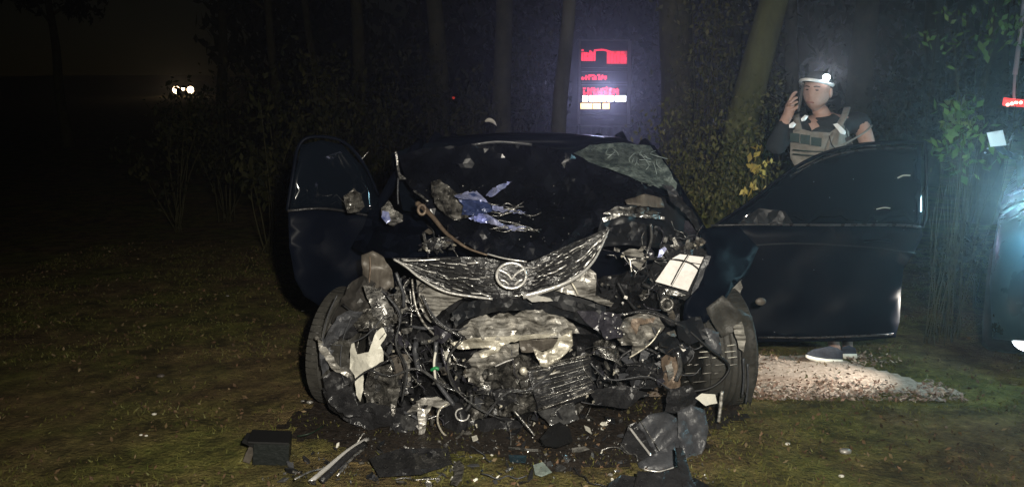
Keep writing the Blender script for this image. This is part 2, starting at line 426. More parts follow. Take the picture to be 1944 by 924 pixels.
# -- buckled bonnet
def hf(x, y):
    d = 0
    c = abs(x-985-(y-480)*.1); d += .0006*c*max(0, (y-330)/170)          # prow: middle comes forward
    return d
sheet('bonnet', [(757, 296, 4.52), (800, 282, 4.60), (900, 274, 4.66), (1010, 272, 4.66), (1085, 292, 4.62), (1150, 322, 4.50), (1210, 345, 4.40), (1262, 372, 4.30), (1240, 392, 4.15), (1180, 398, 4.02), (1150, 420, 3.94), (1105, 452, 3.82), (1060, 474, 3.73), (1012, 493, 3.68), (960, 492, 3.68), (915, 480, 3.72), (870, 455, 3.82), (830, 420, 3.95), (795, 372, 4.15), (770, 345, 4.35)], hoodm, car, .030, 11, .004, 1.5, 11, hf, False, .75)
# edge reflection along the back lip of bonnet, put in as a grey strip
wire('bonnet_edge_reflection', [(895, 276, 4.62), (940, 270, 4.63), (980, 272, 4.63), (1010, 275, 4.62)], .012, greyp, car, 6, 4, .5)
# right wing, dark, folded over the wheel
sheet('front_wing', [(1140, 412, 3.98), (1180, 392, 4.02), (1262, 372, 4.20), (1300, 385, 4.25), (1338, 440, 4.22), (1335, 478, 4.12), (1240, 470, 3.98), (1190, 465, 3.92), (1130, 470, 3.90)], navyd, car, .02, 11, .004, 1, 21, None, True)
sheet('front_wing', [(1186, 380, 3.97), (1225, 368, 4.0), (1255, 376, 4.02), (1262, 394, 4.0), (1220, 392, 3.96), (1190, 388, 3.95)], brownp, car, .006, 9, .003, 1, 22, None, True)
sheet('metal_strip', [(1145, 405, 3.92), (1172, 391, 3.94), (1215, 400, 3.94), (1262, 412, 3.98), (1262, 417, 3.98), (1200, 411, 3.93), (1160, 408, 3.92)], steel, car, .008, 8, .003, 1.2, 23)
sheet('metal_strip', [(1143, 414, 3.9), (1175, 404, 3.9), (1178, 410, 3.9), (1146, 421, 3.9)], steel, car, .004, 7, .003, 1, 24)
sheet('door_mirror_stub', [(1300, 418, 4.05), (1320, 420, 4.03), (1332, 440, 4.03), (1325, 458, 4.02), (1308, 455, 4.02), (1298, 440, 4.03)], purple, car, .025, 8, .01, 1, 25)
# left wing
sheet('front_wing', [(700, 400, 4.25), (745, 395, 4.22), (790, 420, 4.1), (840, 462, 3.95), (850, 485, 3.85), (760, 490, 3.85), (700, 485, 3.95), (668, 470, 4.15), (690, 430, 4.25)], navy, car, .03, 14, .004, 1.5, 26)
sheet('front_wing', [(686, 484, 3.80), (707, 476, 3.78), (728, 487, 3.76), (744, 512, 3.74), (748, 545, 3.74), (730, 552, 3.74), (700, 550, 3.76), (688, 520, 3.78)], brownp, car, .02, 9, .003, 1.2, 27, None, True)
sheet('wheel_arch_liner', [(662, 540, 3.76), (690, 522, 3.74), (735, 552, 3.72), (748, 560, 3.72), (745, 610, 3.70), (722, 632, 3.67), (660, 625, 3.68), (628, 612, 3.72), (640, 585, 3.74)], M_('dark_liner', (.02, .019, .018), .5, 0, .5, 14, .4, 50, (.06, .055, .05)), car, .02, 10, .004, 1.5, 28)
wire('rust_streak', [(702, 486, 3.745), (703, 510, 3.735), (700, 545, 3.735)], .004, rust, car)

# -- doors: each a skin with frame, pane, belt trim
def door(ol_skin, ol_pane, frame_pts, belt, extra, seed):
    d = sheet('front_door', ol_skin, navy, car, .006, 26, .05, .3, seed, None, True)
    sheet('door_glass', ol_pane, glassd, d, .003, 28, .006, .2, seed+1, None, True)
    wire('window_frame', frame_pts, .013, navy, d, 6, 5, .7)
    wire('belt_trim', belt, .007, blackp, d, 6, 4)
    return d
dr = door([(1345, 432, 4.40), (1430, 427, 4.37), (1560, 428, 4.33), (1700, 428, 4.27), (1750, 432, 4.25), (1752, 448, 4.25), (1735, 480, 4.26), (1715, 512, 4.27), (1710, 560, 4.27), (1708, 610, 4.27), (1700, 640, 4.27), (1620, 648, 4.3), (1500, 648, 4.34), (1430, 649, 4.38), (1385, 630, 4.42), (1345, 560, 4.44)],
          [(1362, 428, 4.41), (1425, 385, 4.42), (1500, 328, 4.42), (1565, 295, 4.41), (1640, 278, 4.38), (1748, 275, 4.33), (1750, 430, 4.29), (1560, 428, 4.36)],
          [(1352, 432, 4.40), (1425, 382, 4.41), (1500, 324, 4.41), (1565, 291, 4.40), (1640, 274, 4.37), (1745, 270, 4.32), (1757, 285, 4.30), (1757, 400, 4.27), (1752, 432, 4.26)],
          [(1350, 428, 4.37), (1440, 426, 4.34), (1560, 427, 4.31), (1700, 427, 4.25), (1748, 431, 4.23)], None, 31)
fromgeo('door_handle', [g_tube([P(1640, 458, 4.20), P(1662, 455, 4.17), P(1690, 457, 4.18)], .009, 4, 6, flat=.6)], navy, dr, True)
sheet('quarter_pane', [(1400, 425, 4.33), (1440, 395, 4.33), (1490, 400, 4.33), (1505, 424, 4.33)], navyd, dr, .01, 9, .004, 1, 33)
wire('glass_reflection', [(1704, 338, 4.30), (1715, 333, 4.30), (1728, 333, 4.30)], .004, whitep, dr, 5, 3)  # reflections on the door glass, put in as pale strips
wire('glass_reflection', [(1664, 397, 4.30), (1678, 394, 4.30), (1690, 395, 4.30)], .003, whitep, dr, 5, 3)
sheet('torn_hinge', [(1362, 588, 3.98), (1392, 545, 4.0), (1405, 530, 4.02), (1410, 545, 4.0), (1398, 575, 3.96), (1388, 600, 3.94), (1370, 610, 3.94)], alu, car, .015, 8, .004, 1.5, 34)
wire('torn_wire', [(1398, 518, 4.0), (1402, 528, 3.99), (1408, 532, 3.98)], .003, steel, car)
wire('crease_line', [(1372, 470, 4.36), (1500, 462, 4.31), (1640, 468, 4.26), (1738, 480, 4.22)], .004, navyd, dr, 6, 4)
wire('sill_trim', [(1440, 640, 4.35), (1560, 640, 4.30), (1695, 634, 4.24)], .008, blackp, dr, 6, 4, .5)
wire('window_seal', [(1500, 334, 4.39), (1565, 301, 4.38), (1640, 284, 4.35), (1740, 281, 4.30)], .004, blackp, dr, 5, 4)
for (u, v) in ((1545, 345), (1620, 340), (1575, 375), (1716, 436), (1545, 512), (1448, 492), (1470, 630), (1480, 415), (1735, 400), (1665, 420)):
    fromgeo('glass_fleck', [g_ball(P(u, v, 4.24), .0028, n=5, m=4)], greyp, dr)
dl = door([(547, 400, 4.05), (600, 396, 4.12), (680, 400, 4.3), (722, 420, 4.42), (705, 480, 4.4), (672, 560, 4.32), (650, 592, 4.25), (610, 582, 4.16), (578, 562, 4.1), (560, 530, 4.06), (549, 470, 4.04)],
          [(550, 398, 4.08), (560, 330, 4.12), (572, 275, 4.16), (610, 266, 4.2), (650, 275, 4.27), (690, 318, 4.36), (718, 372, 4.44), (722, 415, 4.45), (640, 398, 4.25)],
          [(545, 400, 4.05), (556, 330, 4.1), (566, 280, 4.15), (590, 260, 4.18), (650, 268, 4.26), (692, 314, 4.35), (718, 370, 4.42)],
          [(546, 400, 4.03), (620, 396, 4.12), (716, 412, 4.38)], None, 41)
mir = sheet('broken_door_mirror', [(652, 372, 4.02), (662, 366, 4.0), (672, 357, 4.0), (686, 368, 4.0), (692, 392, 4.0), (682, 402, 3.99), (660, 404, 3.99), (655, 390, 4.0)], aluD, dl, .03, 7, .02, 1.5, 43)
fromgeo('mirror_stud', [g_ball(P(665, 388, 3.96), .007)], chrome, dl, True)
sheet('torn_panel', [(724, 395, 3.95), (738, 380, 3.97), (748, 398, 3.94), (765, 408, 3.93), (765, 420, 3.93), (748, 430, 3.91), (735, 424, 3.92), (724, 412, 3.93)], whitep if False else steel, car, .03, 7, .003, 1.5, 44)
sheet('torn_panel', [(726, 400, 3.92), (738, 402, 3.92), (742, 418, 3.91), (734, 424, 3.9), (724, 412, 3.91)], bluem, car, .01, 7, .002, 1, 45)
sheet('torn_panel', [(750, 288, 4.40), (753, 288, 4.40), (760, 330, 4.36), (772, 340, 4.36), (758, 341, 4.36), (755, 328, 4.37)], steel, car, .006, 6, .003, .4, 46)
wire('trim_strip', [(756, 338, 4.36), (755, 365, 4.34), (756, 388, 4.32)], .005, greyp, car)
wire('trim_strip', [(700, 288, 4.6), (692, 296, 4.6), (685, 304, 4.6)], .003, steel, car)
# -- copper rimmed seam + torn edge left of bonnet
wire('folded_seam', [(786, 362, 4.1), (800, 372, 4.06), (812, 382, 4.0)], .007, steel, car)
wire('folded_seam', [(792, 386, 4.0), (806, 396, 3.96), (822, 412, 3.9), (845, 440, 3.82), (868, 458, 3.74), (890, 472, 3.70), (925, 484, 3.66)], lambda t: .012*(1-t)+.004, rust, car, 6, 5)
wire('folded_seam', [(925, 482, 3.67), (960, 491, 3.64), (1000, 497, 3.63)], .005, chrome, car, 6, 5, .6)
fromgeo('bolt_eye', [g_tube([P(801+7*math.cos(a), 398+9*math.sin(a), 3.93) for a in [k*PI/5 for k in range(11)]], .008, 2, 6)], rust, car, True)
# blue-white reflections on the bonnet, put in as bluish metal sheets
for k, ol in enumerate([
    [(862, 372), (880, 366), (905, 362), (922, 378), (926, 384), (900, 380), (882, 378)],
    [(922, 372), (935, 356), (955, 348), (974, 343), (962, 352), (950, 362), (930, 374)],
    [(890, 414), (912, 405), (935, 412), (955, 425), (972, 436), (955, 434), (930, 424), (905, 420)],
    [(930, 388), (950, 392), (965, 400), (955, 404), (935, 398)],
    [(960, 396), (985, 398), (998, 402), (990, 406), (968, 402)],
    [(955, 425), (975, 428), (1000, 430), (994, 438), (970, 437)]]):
    sheet('bonnet_blue_reflection', [(a, b, 3.90+.003*(k % 3)-(b-340)*.0012) for a, b in ol], bluem, car, .03, 4, .003, 2.2, 50+k)
rg = random.Random(5)
for k in range(26):
    u, v = rg.uniform(925, 1000), rg.uniform(382, 440); Yd = 3.84-(v-380)*.0012
    wire('bonnet_crease', [(u, v, Yd), (u+rg.uniform(8, 24), v+rg.uniform(-7, 4), Yd-.01), (u+rg.uniform(18, 40), v+rg.uniform(-10, 8), Yd)], .0022, steel, car, 5, 3)
sheet('inner_wing', [(818, 345, 4.05), (835, 340, 4.05), (862, 362, 3.98), (885, 385, 3.92), (890, 412, 3.86), (862, 418, 3.86), (835, 398, 3.95), (818, 370, 4.02)], aluD, car, .035, 7, .004, 2, 60)
for k, ol in enumerate([[(800, 462), (820, 452), (845, 450), (862, 458), (850, 468), (820, 470)], [(838, 455), (850, 452), (850, 464), (838, 466)], [(860, 370), (880, 366), (884, 380), (866, 378)], [(855, 408), (884, 402), (888, 412), (862, 416)]]):
    sheet('crumpled_bracket', [(a, b, 3.80-(.0 if k < 2 else -.1)) for a, b in ol], alu if k % 2 else steel, car, .025, 6, .003, 1.5, 61+k)

# -- grille: rows of broken glossy bars in a winged surround
top = [(745, 490), (800, 490), (860, 487), (920, 489), (965, 497), (1005, 498), (1050, 478), (1100, 455), (1157, 432)]
bot = [(745, 492), (790, 524), (845, 552), (900, 563), (960, 568), (1010, 563), (1065, 545), (1115, 512), (1157, 440)]
def cur(c, t):
    x = t*(len(c)-1); i = min(int(x), len(c)-2); f = x-i
    return Vector(c[i]).lerp(Vector(c[i+1]), f)
def gp(t, s, Yo=0):
    p = cur(top, t).lerp(cur(bot, t), s)
    return P(p.x, p.y, 3.60+.10*abs(t-.55)*2+Yo+.0)
gr = sheet('grille', [(a, b, 3.66+.0004*abs(a-960)) for a, b in top]+[(a, b, 3.66+.0004*abs(a-960)) for a, b in bot[::-1][1:-1]], blackp, car, .012, 12, .01, .5, 70)
rg = random.Random(9)
GB = [[], [], []]
for row in range(8):
    s0 = (row+.6)/8.4; geos = GB[row % 3]
    t = .04
    while t < .97:
        ln = rg.uniform(.018, .05); t2 = min(t+ln, .985)
        if not (.44 < (t+t2)/2 < .545) and rg.random() < .93:
            j = rg.uniform(-.04, .04)
            a = gp(t, s0+j); b = gp(t2, s0+j+rg.uniform(-.05, .05)); m_ = a.lerp(b, .5)+Vector((0, -rg.uniform(0, .006), rg.uniform(-.002, .003)))
            r_ = .0038*rg.uniform(.6, 1.5)
            geos.append(g_tube([a, m_, b], r_, 2, 5, flat=rg.uniform(.4, 1)))
        t = t2+rg.uniform(-.004, .008)
for nm, geos, m in (('grille_slats', GB[0], gloss), ('bright_grille_slats', GB[1], chrome), ('scuffed_grille_slats', GB[2], steel)): fromgeo(nm, geos, m, gr, True)['kind'] = 'stuff'
wire('chrome_surround', [(748, 492, 3.62), (770, 505, 3.61), (800, 529, 3.59), (845, 553, 3.57), (900, 563, 3.56), (935, 567, 3.55)], .0055, chrome, gr, 8, 5)
wire('chrome_surround', [(993, 563, 3.52), (1030, 553, 3.52), (1068, 540, 3.53), (1100, 522, 3.55), (1125, 498, 3.58), (1142, 468, 3.62), (1156, 436, 3.66)], lambda t: .011*(1-t)+.004, chrome, gr, 8, 5, .7)
wire('chrome_surround', [(765, 495, 3.60), (800, 494, 3.60), (835, 492, 3.61)], .003, chrome, gr, 6, 4)
sheet('grille_bracket', [(1000, 566, 3.5), (1020, 560, 3.5), (1045, 566, 3.5), (1050, 571, 3.5), (1010, 573, 3.5)], chrome, car, .008, 6, .003, 1, 71)
# emblem: ring with a winged centre
bd_ = sheet('emblem', [(971+27*math.cos(a), 523+23*math.sin(a), 3.555) for a in [k*PI/8 for k in range(16)]], blackp, gr, .002, 10, .008, 0, 72)
def ell(rx, ry, n=20): return [P(971+rx*math.cos(2*PI*k/n), 523+ry*math.sin(2*PI*k/n), 3.54) for k in range(n+1)]
fromgeo('emblem_ring', [g_tube(ell(28, 24), .0065, 2, 8)], chrome, car, True)
fromgeo('emblem_wings', [g_tube([P(*q, 3.535) for q in [(947, 512), (957, 516), (966, 522), (972, 530), (977, 522), (986, 515), (996, 510)]], .0055, 4, 6),
                         g_tube([P(*q, 3.535) for q in [(950, 531), (958, 533), (966, 540)]], .0045, 3, 6),
                         g_tube([P(*q, 3.535) for q in [(992, 530), (984, 534), (977, 541)]], .0055, 3, 6)], chrome, car, True)

# -- bumper beam
sheet('bumper_beam', [(858, 592, 3.66), (880, 574, 3.64), (930, 566, 3.62), (1010, 562, 3.6), (1075, 566, 3.58), (1130, 584, 3.58), (1190, 612, 3.6), (1196, 634, 3.62), (1150, 640, 3.62), (1115, 618, 3.6), (1070, 600, 3.6), (1010, 588, 3.62), (940, 592, 3.64), (890, 604, 3.66), (862, 622, 3.68)], navyd, car, .02, 8, .06, 1.5, 74, None, False)
sheet('bumper_beam_overlay', [(1095, 590, 3.55), (1128, 590, 3.55), (1146, 600, 3.55), (1136, 628, 3.55), (1112, 612, 3.55)], purple, car, .008, 8, .004, 1, 77)  # violet sheen at the beam's right end, put in as a sheet
sheet('bumper_beam_overlay', [(1000, 556, 3.58), (1050, 552, 3.58), (1110, 568, 3.58), (1150, 582, 3.58), (1150, 600, 3.56), (1100, 596, 3.56), (1050, 580, 3.57)], navyd, car, .01, 10, .003, 1, 75)
sheet('beam_bracket', [(1142, 590, 3.55), (1178, 596, 3.55), (1182, 640, 3.53), (1150, 645, 3.53), (1136, 622, 3.54)], purple, car, .02, 7, .03, 1.5, 76)
for k in range(14):
    fromgeo('bolt', [g_ball(P(rg.uniform(1145, 1200), rg.uniform(595, 650), 3.52), rg.uniform(.003, .006), n=7, m=5)], chrome, car, True)
# -- light unit
hl = sheet('headlight_housing', [(1258, 462, 3.86), (1330, 468, 3.86), (1350, 486, 3.84), (1325, 552, 3.78), (1300, 570, 3.77), (1238, 548, 3.76), (1230, 520, 3.8)], blackp, car, .02, 10, .05, 1, 80)
A, B, C, D = (1281, 481), (1336, 488), (1306, 552), (1244, 534)
def hq(s, t):
    a = Vector(A).lerp(Vector(B), s); b = Vector(D).lerp(Vector(C), s); p = a.lerp(b, t); return (p.x, p.y, 3.72-.02*t)
for i in range(2):
    for j in range(2):
        s0, s1 = (.0, .495) if i == 0 else (.51, 1); t0, t1 = (.0, .2) if j == 0 else (.225, 1)
        ex = .06 if (i == 0 and j == 0) else 0
        sheet('reflector_panel', [hq(s0+ex*3, t0), hq(s1, t0), hq(s1, t1), hq(s0, t1)], whitel, hl, .002, 16, .008, .2, 81+i*2+j)
sheet('lens_rim', [(1340, 484, 3.73), (1350, 486, 3.73), (1326, 545, 3.7), (1312, 560, 3.7), (1316, 545, 3.7)], greyp, hl, .01, 9, .01, 1, 86)
sheet('lens_rim', [(1262, 548, 3.70), (1285, 552, 3.70), (1302, 560, 3.70), (1285, 564, 3.70), (1264, 558, 3.70)], steel, hl, .01, 7, .01, 1, 87)
wire('loose_wire', [(1230, 492, 3.7), (1262, 492, 3.7), (1290, 493, 3.69), (1312, 500, 3.69), (1328, 512, 3.69)], .0035, blackm, hl)
wire('loose_wire', [(1306, 484, 3.69), (1292, 506, 3.69), (1274, 540, 3.68)], .003, blackm, hl)
fromgeo('bulb_socket', [g_lathe([(.02, 0), (.034, .0), (.036, .012), (.024, .02), (.022, .01), (.0, .008)], axisM(P(1266, 577, 3.72), (-.1, -1, .2)), 16)], aluD, hl, True)
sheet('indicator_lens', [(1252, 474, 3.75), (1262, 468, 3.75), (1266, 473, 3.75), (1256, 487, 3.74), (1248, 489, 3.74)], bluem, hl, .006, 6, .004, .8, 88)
sheet('lamp_bracket', [(1180, 480, 3.8), (1195, 472, 3.8), (1212, 474, 3.8), (1232, 488, 3.8), (1214, 512, 3.78), (1205, 505, 3.79)], alu, car, .02, 7, .003, 1.2, 89)
wire('lamp_bracket_rim', [(1182, 484, 3.76), (1194, 500, 3.75), (1208, 518, 3.74)], .004, steel, car)
wire('loose_wire', [(1182, 483, 3.75), (1205, 488, 3.74), (1235, 490, 3.74), (1258, 484, 3.74)], .003, blackm, car)

# -- engine front: dark backing first, then the pale crushed layers
for k, (ol, m) in enumerate([([(612, 735), (640, 745), (700, 770), (745, 800), (720, 812), (660, 800), (625, 775)], blackp), ([(700, 700), (742, 690), (760, 740), (748, 790), (705, 780), (690, 745)], aluD),
    ([(640, 600), (690, 590), (700, 610), (668, 640), (640, 650), (632, 630)], blackp), ([(738, 775), (790, 770), (795, 815), (760, 828), (735, 805)], blackp), ([(880, 800), (960, 790), (1000, 805), (960, 832), (900, 826)], blackp), ([(1020, 780), (1090, 765), (1100, 795), (1050, 812)], gloss)]):
    sheet('torn_shield', [(a, b, 3.63-.004*k) for a, b in ol], m, car, .03, 9, .004, 1.5, 250+k)
sheet('radiator_core', [(745, 560, 3.93), (800, 530, 3.93), (900, 565, 3.88), (1000, 565, 3.86), (1100, 540, 3.9), (1240, 500, 3.95), (1290, 560, 3.95), (1290, 640, 3.92), (1260, 720, 3.9), (1200, 738, 3.88), (1140, 735, 3.88), (1125, 770, 3.88), (1080, 760, 3.85), (1020, 800, 3.82), (900, 815, 3.8), (780, 815, 3.8), (700, 805, 3.86), (690, 700, 3.92), (700, 610, 3.95)], blackp, car, .07, 15, .05, 4, 90, None, False, 1.6)
sheet('engine_cover', [(868, 632, 3.66), (893, 606, 3.65), (922, 596, 3.64), (932, 603, 3.64), (948, 594, 3.63), (965, 593, 3.63), (975, 599, 3.63), (990, 590, 3.62), (1030, 587, 3.62), (1065, 598, 3.62), (1088, 614, 3.63), (1100, 632, 3.63), (1060, 640, 3.62), (1000, 640, 3.61), (960, 645, 3.61), (890, 645, 3.63)], alu, car, .022, 8, .012, 1.5, 91, None, False, 1.3)
sheet('engine_cover', [(855, 650, 3.66), (900, 640, 3.60), (985, 636, 3.58), (1060, 632, 3.6), (1040, 640, 3.59), (985, 646, 3.58), (930, 660, 3.6), (870, 662, 3.63)], aluB, car, .012, 7, .008, 1.2, 92)
sheet('cast_bracket', [(1060, 640, 3.60), (1086, 626, 3.6), (1088, 655, 3.6), (1070, 675, 3.58), (1040, 697, 3.57), (1026, 694, 3.57), (1012, 662, 3.58), (1030, 668, 3.58), (1050, 660, 3.58)], aluB, car, .012, 7, .02, 1, 93, None, True)
sheet('cast_housing', [(985, 642, 3.63), (1045, 640, 3.62), (1068, 645, 3.62), (1050, 660, 3.62), (1020, 668, 3.62), (990, 668, 3.62)], brownp, car, .02, 7, .01, 1.2, 94)
sheet('cast_housing', [(882, 690, 3.64), (900, 670, 3.63), (940, 655, 3.62), (985, 650, 3.62), (985, 672, 3.62), (950, 690, 3.62), (920, 700, 3.62), (905, 730, 3.62), (890, 725, 3.63)], alu, car, .03, 7, .01, 1.5, 95, None, False, 1.6)
sheet('cast_housing', [(908, 670, 3.60), (940, 658, 3.59), (955, 655, 3.59), (945, 668, 3.59), (915, 680, 3.59)], aluB, car, .01, 6, .006, 1, 96)
wire('coolant_pipe', [(940, 695, 3.6), (960, 686, 3.6), (975, 681, 3.6)], .004, chrome, car)
wire('coolant_pipe', [(1020, 718, 3.6), (1045, 710, 3.59), (1063, 704, 3.6)], .006, alu, car)
wire('coolant_pipe', [(1085, 748, 3.6), (1100, 740, 3.6), (1115, 732, 3.6)], .005, alu, car)
sheet('gearbox_casing', [(895, 720, 3.72), (930, 695, 3.7), (990, 672, 3.7), (1025, 690, 3.68), (1040, 730, 3.68), (1015, 780, 3.7), (960, 790, 3.72), (905, 780, 3.74)], aluD, car, .05, 8, .05, 2, 97, None, False, 1.8)
fromgeo('pulley', [g_lathe([(.0, 0), (.018, 0), (.02, .01), (.01, .016), (0, .016)], axisM(P(994, 703, 3.62), (0, -1, .1)), 14)], aluB, car, True)
sheet('crash_box', [(1168, 640, 3.62), (1185, 605, 3.62), (1215, 594, 3.62), (1250, 600, 3.62), (1262, 620, 3.62), (1240, 650, 3.61), (1205, 672, 3.61), (1195, 682, 3.61), (1200, 655, 3.61), (1180, 655, 3.62)], alu, car, .04, 7, .012, 1.5, 98)
sheet('crash_box', [(1200, 605, 3.59), (1245, 602, 3.59), (1240, 612, 3.59), (1215, 616, 3.58), (1205, 640, 3.58), (1198, 625, 3.58)], rust, car, .01, 6, .003, 1.5, 99)
wire('crash_box_rim', [(1195, 678, 3.59), (1215, 666, 3.58), (1238, 648, 3.58), (1255, 622, 3.59)], .004, aluB, car)
sheet('corrugated_duct', [(1126, 650, 3.66), (1150, 640, 3.66), (1172, 660, 3.66), (1180, 690, 3.66), (1150, 680, 3.66), (1126, 672, 3.66)], aluD, car, .03, 6, .01, 1, 100, None, False, 2)
for k in range(6):
    wire('duct_rib', [(1128+k*3, 664+k*4-8, 3.62), (1150+k*3, 672+k*4-8, 3.61), (1166+k*3, 682+k*4-8, 3.62)], .003, steel, car, 5, 3)
# left inner structure
sheet('inner_wing', [(790, 530, 3.74), (820, 545, 3.72), (852, 556, 3.71), (885, 562, 3.71), (862, 575, 3.72), (838, 590, 3.73), (818, 612, 3.74), (806, 600, 3.75), (795, 570, 3.75)], alu, car, .014, 7, .003, 1.5, 101)
wire('wing_flange', [(782, 530, 3.7), (785, 560, 3.69), (792, 590, 3.68), (808, 618, 3.68), (830, 640, 3.7)], .007, alu, car, 6, 5, .6)
wire('wing_flange', [(778, 548, 3.72), (781, 580, 3.71), (781, 614, 3.7)], .004, steel, car)
for k, (ol, m) in enumerate([
    ([(748, 560), (760, 535), (766, 545), (760, 575), (750, 578)], steel), ([(752, 580), (770, 574), (774, 584), (762, 596), (750, 592)], alu),
    ([(748, 595), (762, 598), (756, 606), (750, 612)], alu), ([(762, 555), (775, 560), (778, 575), (766, 572)], steel),
    ([(822, 618), (855, 622), (856, 640), (838, 652), (826, 645)], purple), ([(762, 624), (784, 622), (780, 630), (765, 634)], steel),
    ([(742, 632), (770, 640), (778, 650), (770, 662), (745, 652)], purple), ([(740, 675), (775, 672), (780, 716), (742, 720)], brownp),
    ([(756, 678), (776, 676), (778, 700), (760, 704)], alu), ([(840, 668), (850, 664), (856, 686), (848, 690)], whitep),
    ([(745, 718), (782, 716), (785, 745), (760, 752), (744, 740)], blackp), ([(766, 735), (774, 735), (775, 748), (768, 750)], alu),
    ([(868, 770), (900, 755), (932, 760), (925, 790), (890, 800)], aluD), ([(935, 745), (975, 735), (982, 760), (950, 778)], blackp),
    ([(1085, 700), (1125, 690), (1132, 720), (1100, 735)], navyd), ([(1060, 735), (1100, 725), (1118, 755), (1070, 775)], navyd),
    ([(1190, 690), (1240, 680), (1262, 700), (1255, 735), (1200, 738)], blackp), ([(1225, 650), (1262, 628), (1320, 668), (1302, 690), (1250, 665)], navyd),
    ([(1255, 680), (1280, 660), (1296, 690), (1290, 735), (1262, 740)], rust), ([(1262, 690), (1275, 684), (1280, 715), (1270, 728)], alu)]):
    sheet('broken_part', [(a, b, 3.66-.004*(k % 5)) for a, b in ol], m, car, .022, 7, .008, 1.5, 110+k)
sheet('splash_shield', [(665, 650, 3.60), (672, 648, 3.60), (678, 672, 3.58), (700, 668, 3.57), (704, 655, 3.57), (714, 630, 3.58), (728, 619, 3.59), (737, 624, 3.59), (732, 640, 3.58), (722, 655, 3.57), (728, 668, 3.56), (728, 685, 3.56), (700, 700, 3.56), (690, 705, 3.56), (690, 740, 3.55), (684, 762, 3.55), (676, 748, 3.55), (673, 712, 3.56), (664, 700, 3.58)], whitep, car, .018, 6, .003, .8, 131)
wire('splash_shield_rod', [(664, 730, 3.53), (690, 708, 3.52), (735, 685, 3.52), (742, 678, 3.54)], .005, blackp, car)
wire('bent_strut', [(600, 640, 3.66), (612, 652, 3.64), (630, 680, 3.62), (655, 710, 3.6)], lambda t: .009*(1-t)+.003, alu, car)
wire('bent_strut', [(792, 760, 3.6), (800, 800, 3.58), (798, 845, 3.57)], .012, alu, car, 6, 4, .6)
sheet('lower_arm', [(800, 755, 3.6), (830, 752, 3.6), (860, 765, 3.62), (838, 775, 3.6), (820, 770, 3.6), (808, 790, 3.58), (806, 850, 3.55), (796, 852, 3.55), (793, 780, 3.58), (772, 782, 3.6)], alu, car, .012, 7, .01, 1.2, 132)
sheet('lower_arm', [(762, 858, 3.58), (790, 838, 3.6), (798, 852, 3.58), (770, 862, 3.58)], alu, car, .01, 8, .01, 1, 133)
fromgeo('brake_drum', [g_lathe([(.0, 0), (.05, 0), (.075, .01), (.082, .0), (.088, -.03), (.0, -.03)], axisM(P(858, 795, 3.62), (-.75, -.6, .1)), 24)], blackp, car, True)
wire('drum_rim', [(850, 765, 3.56), (834, 778, 3.55), (831, 800, 3.54), (840, 820, 3.55), (852, 830, 3.56)], .005, aluB, car)
wire('washer_ring', [(878+13*math.cos(a), 786+12*math.sin(a), 3.55) for a in [k*PI/4 for k in range(7)]], .004, chrome, car)
wire('hose', [(828, 648, 3.62), (826, 690, 3.6), (828, 720, 3.6), (848, 750, 3.6), (862, 768, 3.6)], .011, whitep if False else greyp, car)
wire('hose', [(827, 668, 3.58), (824, 690, 3.57), (827, 722, 3.58)], .006, whitep, car)
wire('hose_clip', [(819, 702, 3.57), (826, 698, 3.56), (833, 700, 3.56)], .008, greenw, car)
wire('hose', [(838, 660, 3.62), (845, 690, 3.59), (858, 720, 3.6), (872, 745, 3.62)], .007, purple, car)
wire('hose', [(1290, 610, 3.6), (1345, 660, 3.58), (1382, 690, 3.6), (1378, 712, 3.6), (1350, 735, 3.6), (1300, 745, 3.62)], .006, blackm, car)

# -- wheels
def wheel(u, v, Y, r, wd, yaw, camber, seed):
    c = P(u, v, Y); c.z = max(c.z, r-.01)
    rot = Euler((0, R(90)+camber, yaw)).to_matrix().to_4x4(); Mx = Matrix.Translation(c) @ rot
    h = wd/2
    prof = [(r*.60, -h*.85), (r*.80, -h), (r*.93, -h*.96), (r*.985, -h*.78), (r, -h*.6)]
    for k in range(5):                                   # circumferential grooves
        x = -h*.6+(k+.5)*h*1.2/5
        prof += [(r, x-.012*wd/.22), (r-.009, x-.006), (r-.009, x+.006), (r, x+.012*wd/.22)]
    prof += [(r, h*.6), (r*.985, h*.78), (r*.93, h*.96), (r*.80, h), (r*.60, h*.85)]
    t = fromgeo('wheel', [g_lathe(prof, Mx, 48)], rubber, car, True)
    blocks = []
    for k in range(54):                                  # cross tread blocks
        a = 2*PI*k/54
        for s in (-1, 1):
            b = g_box((0, 0, 0), (.007, .030, h*.5)); A_ = Matrix.Rotation(a, 4, 'Z')
            blocks.append(([Mx @ (A_ @ (p+Vector((r-.001, 0, s*h*.60)))) for p in b[0]], b[1]))
    fromgeo('tread_blocks', blocks, rubber, t)['kind'] = 'stuff'
    fromgeo('rim', [g_lathe([(0, -h*.3), (r*.5, -h*.4), (r*.62, -h*.9), (r*.62, h*.9), (r*.5, h*.4), (0, h*.3)], Mx, 24)], aluD, t, True)
    return t
wl = wheel(672, 672, 4.02, .30, .24, R(-16), R(4), 1)
wr = wheel(1352, 672, 4.03, .30, .27, R(6), R(-3), 2)
for s in (-1, 1):
    c = Vector((CX+s*.80, 7.2, .32))
    fromgeo('wheel', [g_lathe([(.2, -.1), (.3, -.11), (.325, -.07), (.325, .07), (.3, .11), (.2, .1)], axisM(c, (1, 0, 0)), 32)], rubber, car, True)
